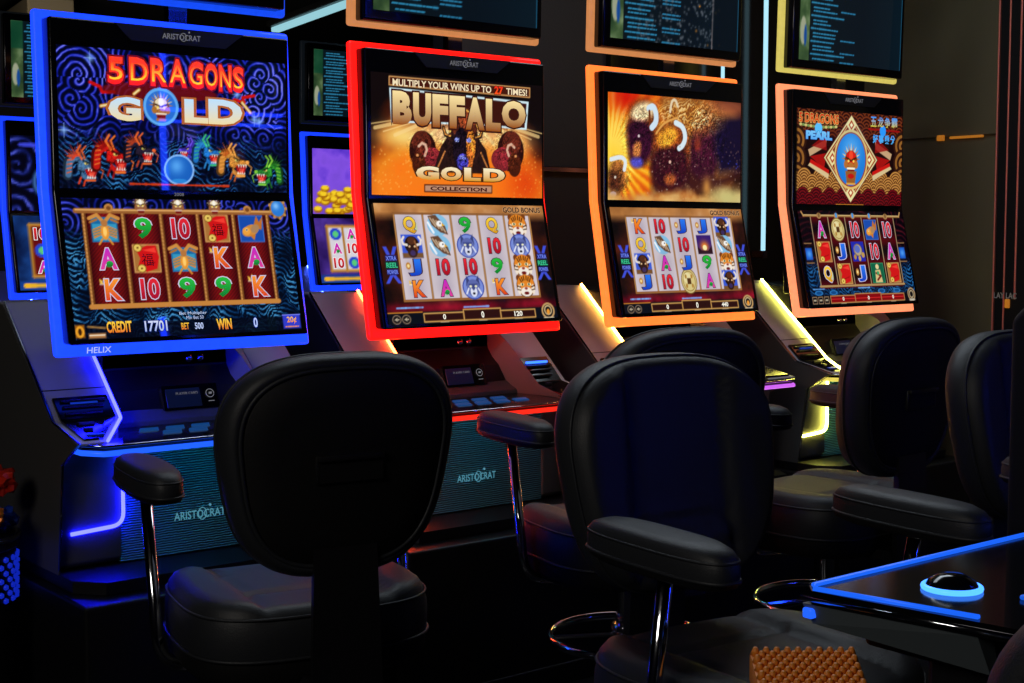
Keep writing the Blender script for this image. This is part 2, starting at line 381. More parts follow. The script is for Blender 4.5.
def statue(c, x, y, s):
    c.rect(x - s, y - s, x + s, y + s, (14, 96, 66)); c.frame(x - s, y - s, x + s, y + s, 1, (40, 160, 110))
    c.ell(x, y - s * .65, s * .28, s * .26, (226, 206, 150)); c.poly([(x - s * .55, y + s * .95), (x - s * .4, y - s * .3), (x + s * .4, y - s * .35), (x + s * .6, y + s * .95)], (214, 190, 130)); c.line([(x - s * .3, y), (x + s * .4, y + s * .3), (x - s * .2, y + s * .7)], s * .22, (120, 30, 20)); c.ell(x, y, s * .2, s * .2, (60, 160, 100))
def dragon(c, x, y, s, col, hi, mane, f=1):
    dk = tuple(v * .4 for v in col)
    L = lambda *p: [(x + f * s * a, y + s * b) for a, b in p]
    c.line(L((-1.25, .75), (-1.2, -.1), (-.85, -.6), (-.35, -.55), (-.1, -.2)), s * .7, dk)
    c.line(L((-1.2, .7), (-1.12, -.1), (-.8, -.5), (-.35, -.45), (-.1, -.2)), s * .44, col)
    for k in range(5): c.line(L((-1.3 + .02 * k, .6 - .3 * k), (-1.0 + .03 * k, .5 - .28 * k)), s * .08, hi)
    for k in range(7):
        a = -2.75 + k * .24; r = 1.0 + .25 * (k % 2); c.poly(L((-.45 + .35 * math.cos(a - .2), -.25 + .35 * math.sin(a - .2)), (-.5 + r * math.cos(a), -.3 + r * math.sin(a)), (-.45 + .35 * math.cos(a + .2), -.25 + .35 * math.sin(a + .2))), mane)
    c.poly(L((-.5, -.35), (.1, -.5), (.45, -.2), (1.05, -.1), (1.15, .15), (.9, .3), (.3, .25), (-.1, .55), (-.55, .4)), dk)
    c.poly(L((-.45, -.3), (.1, -.44), (.42, -.14), (1.0, -.04), (1.08, .14), (.88, .24), (.3, .18), (-.1, .45), (-.5, .3)), col)
    c.poly(L((.0, .3), (.92, .28), (.72, .95), (.2, .9)), (170, 14, 12)); c.poly(L((.3, .5), (.75, .5), (.62, .8), (.3, .8)), (240, 80, 60))
    c.poly(L((-.25, .45), (.1, .75), (.75, .92), (.8, 1.12), (.2, 1.18), (-.3, .85)), col); c.line(L((.1, 1.08), (.72, 1.06)), s * .16, hi)
    for k in range(4): c.poly(L((.2 + .2 * k, .2), (.34 + .2 * k, .22), (.28 + .2 * k, .45)), (250, 248, 236)); c.poly(L((.15 + .17 * k, .92), (.28 + .17 * k, .94), (.22 + .17 * k, .72)), (250, 248, 236))
    c.ell(x + f * s * .12, y - s * .12, s * .16, s * .12, (255, 236, 120)); c.ell(x + f * s * .15, y - s * .12, s * .06, s * .09, (20, 10, 10)); c.line(L((-.12, -.3), (.34, -.12)), s * .14, dk)
    c.ell(x + f * s * 1.0, y + s * .02, s * .16, s * .13, hi); c.line(L((-.2, -.4), (-.55, -.95), (-.3, -1.35)), s * .15, hi); c.line(L((0, -.45), (-.2, -1.0), (.08, -1.3)), s * .12, hi)
    c.line(L((.95, .1), (1.35, .4), (1.2, .9)), s * .07, hi); c.line(L((-.3, .9), (-.45, 1.3)), s * .14, mane); c.line(L((.0, 1.1), (-.1, 1.45)), s * .12, mane)
def dragon_face(c, x, y, s, gold=(196, 132, 50), red=False):
    for k in range(11):
        a = -math.pi * (.02 + .96 * k / 10); c.poly([(x + s * .5 * math.cos(a - .15), y + s * .5 * math.sin(a - .15)), (x + s * .95 * math.cos(a), y + s * 1.0 * math.sin(a)), (x + s * .5 * math.cos(a + .15), y + s * .5 * math.sin(a + .15))], (gold, (240, 210, 150))[k % 2])
    c.ell(x, y + s * .05, s * .62, s * .62, (110, 62, 20)); c.ell(x, y - s * .1, s * .5, s * .45, (214, 24, 20) if red else (232, 216, 180)); c.ell(x, y - s * .25, s * .2, s * .3, (240, 70, 40) if red else (250, 245, 230))
    for d in (-1, 1):
        c.line([(x + d * s * .08, y + s * .05), (x + d * s * .45, y - s * .1)], s * .14, (70, 34, 10)); c.ell(x + d * s * .25, y + s * .1, s * .1, s * .08, (255, 220, 90)); c.ell(x + d * s * .5, y + s * .3, s * .2, s * .26, gold)
    c.ell(x, y + s * .38, s * .3, s * .2, gold); c.poly([(x - s * .4, y + s * .5), (x + s * .4, y + s * .5), (x + s * .28, y + s * 1.0), (x - s * .28, y + s * 1.0)], (120, 14, 12)); c.line([(x - s * .35, y + s * .56), (x + s * .35, y + s * .56)], s * .12, (250, 240, 210)); c.line([(x - s * .28, y + s * .98), (x + s * .28, y + s * .98)], s * .2, gold)
def swirls(c, n, k, seed, stops, amp=6.0):
    r = np.random.default_rng(seed); P = r.random((n, 2)) * (c.W, c.H); nz = noise(c.H, c.W, 5, seed + 1)
    d = np.stack([np.hypot(c.X - p[0], (c.Y - p[1])) for p in P]); i = d.argmin(0); m = d.min(0)
    ph = r.random(n)[i] * 6
    ang = np.arctan2(c.Y - P[i, 1], c.X - P[i, 0])
    t = .5 + .5 * np.sin(m * k + ph + nz * amp + ang)
    c.a[:] = ramp(t ** 3 * (1.9 * nz - .25), stops)
def scallops(c, y0, y1, R, stops, k=1.7, al=1.0):
    best = np.full((c.H, c.W), -1.0); out = np.zeros((c.H, c.W)); row = 0
    y = y0
    while y < y1 + R:
        cx = (np.floor((c.X + (R if row % 2 else 0)) / (2 * R)) + .5) * 2 * R - (R if row % 2 else 0)
        d = np.hypot(c.X - cx, c.Y - y); m = (d < R) & (c.Y < y + 1) if False else (d < R)
        out = np.where(m, .5 + .5 * np.cos(d * k), out); best = np.where(m, row, best); y += R * .5; row += 1
    msk = ((best >= 0) & (c.Y >= y0 - R) & (c.Y <= y1)).astype(float)
    c.mix(c.all(), msk, ramp(out, stops), al)
def stars(c, n, seed, col=(255, 190, 80), x0=0, x1=1, y0=0, y1=1, al=.8):
    r = np.random.default_rng(seed)
    for _ in range(n): c.glow((x0 + r.random() * (x1 - x0)) * c.W, (y0 + r.random() * (y1 - y0)) * c.H, .7 + .5 * r.random(), col, al * (.4 + .6 * r.random()))
def dashes(c, x0, y, x1, w, col, seed, al=1.0):
    r = np.random.default_rng(seed); x = x0
    while x < x1:
        L = 1 + r.random() * 4; h = w * (.6 + .4 * r.random()); c.line([(x, y), (min(x + L, x1), y)], h, col, al); x += L + 1.4

W0, H0 = 264, 146
LET = {'A': ((196, 40, 190), (222, 60, 150)), 'K': ((250, 150, 40), (220, 60, 20)), 'Q': ((250, 210, 60), (210, 150, 20)), 'J': ((40, 120, 240), (20, 60, 190)),
       '9': ((40, 190, 60), (10, 120, 40)), '10': ((230, 40, 50), (160, 10, 30))}
def letter(A, sym, x, y, w, h, outline, dark=None):
    top, bot = LET[sym]; c = A.c
    if dark: c.glow(x, y, w * .8, dark, .35)
    ww = w * (1.12 if sym == '10' else 1.0); x0, x1 = x - ww * .5, x + ww * .5
    if sym == 'K': x0 += w * .14; x1 += w * .1; crown(c, x - w * .35, y - h * .42, w * .25)
    A.T(sym, x0, y - h / 2, x1, y + h / 2, top, bot, outline, bold=.035, ow=.035)
    if sym == 'A': c.ell(x + w * .05, y + h * .3, w * .2, h * .1, (30, 150, 60)); A.T('•', x - w * .14, y + h * .1, x + w * .26, y + h * .38, (40, 170, 70), (20, 110, 40), layer=4)
    if sym == 'Q': c.ell(x + w * .5, y + h * .1, w * .14, h * .3, (190, 200, 160))
    if sym == 'J': c.ell(x - w * .52, y - h * .1, w * .2, h * .22, (190, 130, 60)); c.ell(x - w * .52, y - h * .1, w * .1, h * .1, (250, 225, 150))
PIC = dict(tiger=tiger, wolf=wolf, buffalo=buffalo, eagle=eagle, sunset=sunset, envelope=envelope, beetle=beetle, fish=fish, turtle=turtle, statue=statue, coin=coin)
def reels(A, x0, y0, x1, y1, rows, sym_s, let_w, let_h, outline, dark=None):
    nr, nc = len(rows), len(rows[0])
    for i, r in enumerate(rows):
        for j, q in enumerate(r):
            x = x0 + (j + .5) * (x1 - x0) / nc; y = y0 + (i + .5) * (y1 - y0) / nr
            if q in PIC: PIC[q](A.c, x, y, sym_s)
            else: letter(A, q, x, y, let_w, let_h, outline, dark)

# ---- dragon game, upper display
def art_dragon_top():
    A = Art(W0, H0, (4, 6, 40)); c = A.c
    f = hom([(54, 44), (283, 64), (284, 193), (58, 188)], W0, H0)
    swirls(c, 40, .95, 3, [(0, (2, 4, 30)), (.3, (8, 18, 110)), (.7, (34, 46, 190)), (1, (120, 124, 244))], 12)
    n = noise(H0, W0, 7, 11)
    low = np.clip((c.Y - 78) / 26, 0, 1) * .9
    wave = .5 + .5 * np.sin((c.Y + 8 * np.sin(c.X * .12 + n * 5)) * 1.0 + n * 18)
    c.mix(c.all(), low, ramp(wave ** 4 * (n * 2.6 - .6), [(0, (2, 6, 18)), (.4, (4, 28, 66)), (1, (50, 130, 190))]))
    c.mix(c.all(), np.clip(1 - np.hypot((c.X - 128) / 92, (c.Y - 50) / 44), 0, 1) * 1.1, (6, 6, 60))
    for p in ((88, 58), (235, 95), (252, 120), (257, 122), (62, 130)):
        x, y = f(*p); c.glow(x, y, 4, (120, 170, 255), .8); c.line([(x - 6, y), (x + 6, y)], .6, (160, 200, 255)); c.line([(x, y - 7), (x, y + 7)], .6, (160, 200, 255))
    for x0, y0, x1, y1, d in ((88, 82, 112, 92, 1), (252, 96, 232, 100, 1)):          # red flame tails beside the title
        a, b = f(x0, y0), f(x1, y1); mx, my = (a[0] + b[0]) / 2, (a[1] + b[1]) / 2 + 5
        c.line([a, (mx - 2, my - 5), (mx, my), b], 3.4, (200, 14, 10))
    x, y = f(159, 92); c.ell(x, y, 66, 9, (120, 10, 8), .8)
    for p, s, col, hi, mane, fl in (((83, 165), 12, (70, 110, 150), (214, 90, 40), (210, 60, 30), 1), ((112, 156), 13, (190, 24, 18), (230, 110, 40), (150, 16, 12), 1), ((140, 150), 11, (40, 30, 50), (226, 96, 40), (180, 60, 30), 1),
                                ((186, 150), 8, (70, 50, 190), (110, 80, 230), (60, 40, 170), -1), ((207, 152), 11, (30, 110, 190), (60, 180, 120), (40, 130, 200), 1), ((233, 162), 12, (200, 130, 50), (240, 160, 70), (190, 90, 30), 1), ((264, 172), 11, (40, 130, 40), (130, 200, 60), (30, 100, 30), -1)):
        x, y = f(*p); dragon(c, x, y, s * 1.22, col, hi, mane, fl); c.fur(x, y, s * 1.6, s * 1.5, int(x), .3)
    x, y = f(177, 170); c.ell(x, y, 17.5, 16.5, (140, 190, 250)); c.ell(x, y, 15.5, 14.6, (26, 96, 190)); c.glow(x - 3, y - 4, 8, (90, 170, 246), .9); c.ell(x, y + 12, 9, 2.5, (60, 170, 240), .5)   # glowing pearl
    x, y = f(159, 107); c.ell(x, y, 20, 20, (40, 110, 210)); c.ring(x, y, 18.5, 18.5, 3, (96, 170, 240)); dragon_face(c, x, y - 1, 15, (176, 112, 40))
    dashes(c, 76, 139, 190, 2.4, (220, 60, 16), 5)
    x0, y0 = f(105, 57); x1, y1 = f(242, 92)
    wp = lambda u, v: (u, v + .16 * (2 * u - 1) ** 2 * (1 - v) + .0 * u)
    title = [('5', 0, .115), ('D', .15, .29), ('R', .30, .425), ('A', .43, .565), ('G', .575, .69), ('O', .695, .80), ('N', .805, .905), ('S', .91, 1.0)]
    for ch, a, b in title:
        dy = 3 * abs((a + b) - 1) - 1
        A.T(ch, x0 + a * (x1 - x0), y0 - 3 + dy, x0 + b * (x1 - x0), y1 + 1 + dy * .5, (255, 60, 10), (255, 30, 10), (110, 4, 4), bold=.05, ow=.05)
        A.T(ch, x0 + a * (x1 - x0) + 1.8, y0 + 2 + dy, x0 + b * (x1 - x0) - 1.8, y1 - 4 + dy * .5, (255, 40, 10), (255, 214, 40), bold=-.005, layer=3)
    for ch, a, b in (('G', (106, 96), (139, 122)), ('L', (182, 99), (206, 124)), ('D', (206, 99), (240, 126))):
        p, q = f(*a), f(*b)
        A.T(ch, p[0], p[1], q[0], q[1], (190, 225, 250), (240, 220, 160), (178, 96, 16), bold=.05, ow=.06)
    for a, b in (((99, 106), (110, 104)), ((240, 103), (248, 113)), ((132, 94), (137, 90))):   # serif flourishes
        c.line([f(*a), f(*b)], 4, (178, 96, 16)); c.line([f(*a), f(*b)], 2.2, (236, 214, 150))
    return A
def art_dragon_low():
    A = Art(W0, H0, (4, 8, 40)); c = A.c
    f = hom([(61, 196), (283, 203), (300, 327), (72, 340)], W0, H0)
    swirls(c, 40, 1.0, 9, [(0, (2, 4, 24)), (.4, (10, 20, 110)), (1, (70, 80, 220))])
    n = noise(H0, W0, 8, 21); wave = .5 + .5 * np.sin((c.Y + 7 * np.sin(c.X * .15 + n * 6)) * 1.1 + n * 14)
    c.mix(c.all(), np.clip((c.Y - 26) / 20, 0, 1), ramp(wave ** 3 * (n * 2.2 - .4), [(0, (2, 8, 24)), (.45, (6, 46, 92)), (1, (70, 150, 205))]))
    x0, x1, y0, y1 = 22, 236, 14, 112
    c.rect(x0, y0, x1, y1, (70, 8, 10))
    for j in range(5):
        a, b = x0 + j * (x1 - x0) / 5, x0 + (j + 1) * (x1 - x0) / 5
        sl = c.box_(a + 2, y0, b - 6, y1 - 4); c.a[sl] = ramp(np.sin(np.pi * np.clip((c.X[sl] - a) / (b - a), 0, 1)), [(0, (44, 4, 8)), (1, (124, 16, 18))]) * (.86 + .22 * ((c.X[sl] + c.Y[sl]) % 4 < 2))[..., None]
    for j in range(6):
        x = x0 + j * (x1 - x0) / 5; c.line([(x, y0), (x, y1)], 4.6, (112, 64, 24)); c.line([(x - .6, y0), (x - .6, y1)], 2, (206, 144, 76))
        for y in range(int(y0), int(y1), 4): c.line([(x - 2, y), (x + 2, y + 1.5)], .7, (120, 70, 30))
    c.line([(x0 - 2, y1), (x1 + 2, y1)], 5, (196, 130, 60)); c.line([(x0 - 8, y0 - 1), (x1 + 6, y0 - 1)], 5.5, (150, 92, 44)); c.line([(x0 - 8, y0 - 2), (x1 + 6, y0 - 2)], 1.6, (226, 170, 100))
    for x in (50, 212): c.ell(x, y0 - 4, 5, 4.5, (190, 128, 64)); c.ell(x, y0 - 4, 2.5, 2.2, (120, 70, 30))
    reels(A, x0, y0 + 1, x1, y1 - 1, [['beetle', '9', '10', 'envelope', 'fish'], ['A', 'envelope', 'beetle', 'K', 'A'], ['K', '10', '9', '9', 'K']], 14.5, 19, 22, (206, 200, 226))
    for x in (86, 129, 172): dragon_face(c, x, 6, 10, (150, 92, 56))
    for (i, j) in ((0, 3), (1, 1)):
        x = x0 + (j + .5) * (x1 - x0) / 5; y = y0 + 1 + (i + .5) * (y1 - y0 - 2) / 3; A.T('福', x - 6, y - 5, x + 7, y + 8, (70, 4, 6), bold=0, layer=3)
    x, y = f(275, 209.5); c.ell(x, y, 10.5, 11, (150, 100, 50)); c.ell(x, y, 8.5, 9, (40, 120, 210)); c.glow(x - 2, y - 3, 4, (140, 200, 255), .9)
    for k in range(9):
        a = k * .7; c.ell(x + 10.5 * math.cos(a), y + 11 * math.sin(a), 1.7, 1.7, (190, 140, 70))
    c.rect(0, 129, W0, H0, (3, 6, 22), .86)
    def Q(txt, xa, ya, xb, yb, *k, **kw):
        p, q = f(xa, ya), f(xb, yb); A.T(txt, p[0], min(p[1], q[1] - 8), q[0], q[1], *k, **kw)
    Q('CREDIT', 103.7, 320.6, 130.6, 330.8, (255, 216, 60), (240, 120, 20), (90, 40, 6), bold=.03, ow=.03); Q('17701', 143, 319.6, 167, 329.4, (214, 222, 250), (170, 190, 240), (20, 40, 120), bold=.02)
    p = f(181, 328); A.T('BET', p[0], p[1] - 7, p[0] + 9, p[1], (250, 200, 50), (236, 120, 20)); p = f(194.6, 327.5); A.T('500', p[0], p[1] - 7, p[0] + 10, p[1], (190, 206, 250))
    Q('WIN', 215.5, 317, 231.6, 327, (255, 220, 60), (240, 120, 20), (90, 40, 6), bold=.03, ow=.03); Q('0', 252, 315.6, 257, 325, (190, 210, 255), None, (20, 50, 160))
    p = f(179, 314); A.T('Bet Multiplier', p[0], p[1] - 4, p[0] + 32, p[1], (200, 215, 245), bold=.0); p = f(186, 317.6); A.T('Min Bet 50', p[0], p[1] - 3.6, p[0] + 20, p[1], (190, 205, 245), bold=.0)
    c.rect(0, 130, 10, 143, (150, 90, 20)); c.ell(5, 137, 4.5, 6, (236, 160, 40)); c.ell(5, 137, 2, 3.5, (60, 30, 10)); c.rect(14, 139, 32, 144, (176, 120, 70)); c.line([(14, 132), (32, 134)], 2, (150, 110, 60)); c.line([(15, 141), (31, 141)], 1.2, (240, 220, 190))
    return A
def art_dragon_low2(A):
    f = None; c = A.c
    c.rect(240, 128, 262, 143, (50, 60, 200)); c.line([(240, 128), (262, 128)], 1, (120, 130, 250)); A.T('20¢', 245, 130, 257, 138, (255, 200, 60), (250, 130, 20)); dashes(c, 243, 141, 259, 1.6, (250, 150, 40), 3)
    return A

# ---- buffalo game, first machine
def fire(c, seed, stops, cx=.5, cy=.5, k=1.0):
    n = noise(c.H, c.W, 4, seed); d = np.hypot((c.X / c.W - cx) * 1.5, (c.Y / c.H - cy) * 1.1)
    c.a[:] = ramp(np.clip(1.05 - d * k * 1.3 + (n - .5) * .9, 0, 1), stops)
def art_buffalo_top():
    A = Art(W0, H0, (20, 8, 4)); c = A.c
    f = hom([(366.9, 71.6), (537.5, 82.4), (538.5, 198.3), (368.4, 194.6)], W0, H0)
    n = noise(H0, W0, 4, 31); v = c.Y / H0; dx = np.abs(c.X / W0 - .5) * 2
    t = np.clip(v * 1.25 - .1 + (n - .5) * .55 - np.clip(dx - .72, 0, 1) * 1.6 - np.clip(.25 - v, 0, 1) * 1.5, 0, 1)
    c.a[:] = ramp(t, [(0, (16, 8, 8)), (.25, (64, 22, 8)), (.45, (176, 76, 16)), (.7, (236, 132, 30)), (1, (250, 120, 24))])
    c.glow(46, 74, 34, (250, 214, 110), .9, 14); c.glow(214, 76, 26, (255, 226, 140), .9, 16); c.glow(130, 70, 70, (255, 236, 190), .75, 14)
    c.glow(20, 138, 40, (250, 130, 30), .7, 22); c.glow(236, 126, 30, (220, 60, 10), .8, 30)
    stars(c, 60, 41, (255, 190, 90), 0, .22, .55, 1); stars(c, 60, 42, (255, 170, 70), .8, 1, .5, 1)
    for k in range(15):
        a = math.pi * (.05 + .9 * k / 14); c.line([(131 + 60 * math.cos(a) * 1.5, 52 + 12 * math.sin(a)), (131 + 96 * math.cos(a) * 1.4, 58 + 22 * math.sin(a))], 3 * (k % 2) + 1.5, (250, 214, 140), .7)
    b = [f(*p) for p in ((385, 76), (525, 85), (525, 94.5), (385, 84.5))]
    c.poly(b, (70, 24, 12)); c.line(b + b[:1], 1.6, (206, 150, 90))
    q = [f(*p) for p in ((385, 87), (524, 99), (522, 128), (470, 124), (387, 122))]
    c.poly(q, (210, 236, 244)); c.poly([f(*p) for p in ((387, 89), (522, 101), (520, 126), (470, 122), (389, 120))], (60, 20, 12))
    # side heads
    for px, py, s, d in ((418, 150, 1.0, 1), (506, 150, 1.08, -1)):
        x, y = f(px, py); c.ell(x, y, 20 * s, 24 * s, (44, 14, 10)); c.ell(x - 2 * d, y - 10 * s, 14 * s, 14 * s, (92, 34, 22)); c.ell(x + 14 * d, y + 10 * s, 16 * s, 14 * s, (124, 34, 40)); c.ell(x - 6 * d, y + 16 * s, 10 * s, 14 * s, (70, 26, 12))
        c.fur(x + 4 * d, y, 30 * s, 30 * s, int(px), .8); c.line([(x - 6 * d, y - 5), (x - 1 * d, y - 9), (x + 4 * d, y - 7), (x + 6 * d, y - 1), (x + 3 * d, y + 6)], 3.2, (222, 178, 150)); c.ell(x - 8 * d, y + 6, 2, 1.6, (230, 150, 90)); stars(c, 12, int(px), (190, 90, 50), (x - 18) / W0, (x + 18) / W0, (y - 14) / H0, (y + 22) / H0)
    # centre bull, head on
    x, y = f(458, 148)
    c.poly([(x - 46, y + 30), (x - 34, y - 2), (x - 22, y - 16), (x - 20, y - 36), (x, y - 50), (x + 18, y - 38), (x + 24, y - 14), (x + 36, y), (x + 44, y + 30)], (38, 20, 18))
    c.ell(x + 2, y - 32, 22, 19, (84, 36, 22)); c.ell(x + 6, y - 36, 13, 11, (150, 66, 34)); c.line([(x - 20, y - 20), (x - 12, y - 42), (x + 2, y - 50), (x + 16, y - 42), (x + 24, y - 26)], 2, (226, 160, 70))
    c.ell(x - 2, y, 14, 26, (24, 14, 24)); c.ell(x + 12, y - 4, 7, 20, (216, 122, 40)); c.ell(x + 10, y + 12, 5, 16, (176, 92, 34))
    for d in (-1, 1):
        c.line([(x + d * 18, y - 14), (x + d * 27, y - 16), (x + d * 30, y - 25)], 5, (40, 22, 18)); c.line([(x + d * 19, y - 15), (x + d * 27, y - 17), (x + d * 30, y - 25)], 1.6, (214, 140, 60)); c.ell(x + d * 9, y - 11, 3.6, 3, (120, 130, 220)); c.line([(x + d * 28, y + 4), (x + d * 40, y + 26)], 2, (196, 120, 60))
    c.ell(x - 1, y + 16, 9, 10, (60, 54, 160)); c.ell(x - 1, y + 11, 6, 3, (110, 116, 220)); c.line([(x - 6, y + 20), (x - 1, y + 22), (x + 5, y + 20)], 1.3, (20, 14, 50)); c.ell(x - 5, y + 15, 1.8, 1.3, (14, 10, 40)); c.ell(x + 3.5, y + 15, 1.8, 1.3, (14, 10, 40)); c.fur(x, y - 8, 44, 48, 5, .9)  # blue on the muzzle is a reflection painted into the display colours
    # title words
    p, q2 = f(386, 77.5), f(523, 93); A.T('MULTIPLY YOUR WINS UP TO', p[0] + 3, p[1] + .5, p[0] + 152, p[1] + 9, (246, 226, 186), bold=.02)
    A.T('27', p[0] + 157, p[1] - .5, p[0] + 171, p[1] + 10, (240, 40, 20), (255, 90, 30), (60, 6, 4), bold=.04); A.T('TIMES!', p[0] + 176, p[1] + .8, p[0] + 210, p[1] + 9, (246, 226, 186), bold=.02)
    X0, Y0 = f(388, 90); X1, Y1 = f(521, 124)
    cells = [('B', 0, .135), ('U', .145, .275), ('F', .285, .40), ('F', .41, .525), ('A', .53, .675), ('L', .685, .80), ('O', .81, 1.0)]
    for ch, a, b in cells:
        m = (a + b) / 2; dy = 4 * m; h = 40 if ch != 'O' else 34
        A.T(ch, X0 + a * (X1 - X0), Y0 + dy * .5, X0 + b * (X1 - X0), Y0 + h + dy * .6, (252, 226, 160), (150, 76, 14), (60, 20, 10), bold=.065, ow=.045)
    p, q2 = f(411, 165.5), f(500, 182.5)
    for ch, a, b in (('G', 0, .25), ('O', .27, .5), ('L', .53, .72), ('D', .75, 1.0)): A.T(ch, p[0] + a * (q2[0] - p[0]), p[1], p[0] + b * (q2[0] - p[0]), q2[1] - 1, (252, 240, 200), (214, 150, 30), (70, 36, 8), bold=.06, ow=.05, layer=3)
    r = [f(*pp) for pp in ((420, 184.5), (487, 185.5), (487, 193), (420, 191.5))]
    c.poly(r, (190, 140, 110)); c.line(r + r[:1], 1.6, (90, 40, 20)); A.T('COLLECTION', r[0][0] + 8, r[0][1] + 1.8, r[2][0] - 8, r[2][1] - 1.6, (70, 24, 14), bold=.04)
    return A
def art_buffalo_low(rows, v3, seed):
    A = Art(W0, H0, (20, 8, 6)); c = A.c
    n = noise(H0, W0, 5, seed); v = c.Y / H0
    c.a[:] = ramp(np.clip(n * 1.4 - .35, 0, 1), [(0, (14, 8, 8)), (.5, (52, 20, 12)), (1, (120, 44, 20))])
    c.mix(c.all(), np.clip((.15 - v) / .08, 0, 1), ramp(n, [(0, (150, 90, 40)), (.6, (206, 140, 76)), (1, (236, 190, 130))]), .9)
    c.mix(c.all(), np.exp(-((v - .865) / .045) ** 2), ramp(n, [(.2, (60, 4, 16)), (.7, (150, 16, 40)), (1, (206, 40, 50))]), .95)
    x0, x1, y0, y1 = 27, 238, 12, 117
    c.rect(x0, y0, x1, y1, (212, 200, 206))
    c.a[c.box_(x0, y0, x1, y1)] *= (.94 + .1 * n[c.box_(x0, y0, x1, y1)])[..., None]
    for j in range(6):
        x = x0 + j * (x1 - x0) / 5; c.line([(x, y0), (x, y1)], 3, (130, 82, 40)); c.line([(x, y0), (x, y1)], 1.2, (196, 146, 84))
    c.line([(x0, y0), (x1, y0)], 2.6, (140, 90, 46)); c.line([(x0, y1), (x1, y1)], 3, (150, 96, 48))
    reels(A, x0, y0 + 1, x1, y1 - 1, rows, 15, 18, 20, (70, 50, 70), (120, 110, 140))
    for sx in (15, 250):
        for k, (w0, w1, ya, yb) in enumerate(((10, 4, 52, 62), (4, 10, 86, 96))):
            for d in (-1, 1): c.poly([(sx + d * w0, ya), (sx + d * (w0 - 5), ya), (sx + d * (w1 - 3.5), yb), (sx + d * (w1 + 1.5), yb)], (64, 80, 216))
        c.rect(sx - 8, 62.5, sx + 8, 69, (30, 40, 130)); c.rect(sx - 8, 79, sx + 8, 85.5, (30, 40, 130)); c.rect(sx - 9, 70, sx + 9, 78, (14, 60, 60))
        A.T('XTRA', sx - 7.5, 63.5, sx + 7.5, 68.5, (120, 140, 246), bold=.01); A.T('REEL', sx - 8, 71.2, sx + 8, 77.2, (60, 200, 140), bold=.02); A.T('POWER', sx - 7.5, 80, sx + 7.5, 84.8, (120, 140, 246), bold=.01)
    A.T('GOLD BONUS', 196, 2.5, 258, 9.5, (70, 34, 20), (50, 20, 14), (206, 160, 110), bold=.03, ow=.05)
    dashes(c, 14, 125.5, 52, 2.2, (120, 170, 240), seed); dashes(c, 114, 127, 152, 2.4, (130, 170, 246), seed + 1)
    c.rect(0, 131, W0, H0, (10, 14, 24)); c.line([(0, 131), (50, 131)], 1.4, (190, 120, 40))
    for a, b, up, val in ((52, 112, 0, '0'), (112, 170, 3, '0'), (170, 226, 0, v3)):
        c.rect(a, 133 - up, b, 143, (44, 16, 14)); c.frame(a, 133 - up, b, 143, 1.7, (206, 156, 84))
        w = 2.2 * len(val); A.T(val, (a + b) / 2 - w, 134.5 - up * .5, (a + b) / 2 + w, 141, (250, 246, 230), bold=.03); c.line([((a + b) / 2 - 6, 144), ((a + b) / 2 + 6, 144)], 1.2, (160, 140, 110))
    for x in (12, 26):
        c.ell(x, 139, 6.5, 5.6, (130, 110, 90)); c.ell(x, 139, 5.2, 4.4, (24, 20, 22)); c.poly([(x - 3, 139), (x + 1, 136.5), (x + 1, 141.5)], (190, 176, 150)); c.line([(x + 1.5, 139), (x + 3, 139)], 1.4, (190, 176, 150))
    c.ell(248, 136, 11, 10.5, (190, 150, 96)); c.ell(248, 136, 8.2, 8, (16, 14, 24)); c.ring(248, 135, 5.5, 5.5, 1.8, (206, 180, 130)); c.ell(248, 137, 2.6, 3.5, (230, 150, 50)); c.line([(240, 145), (256, 145)], 2, (200, 186, 160))
    return A
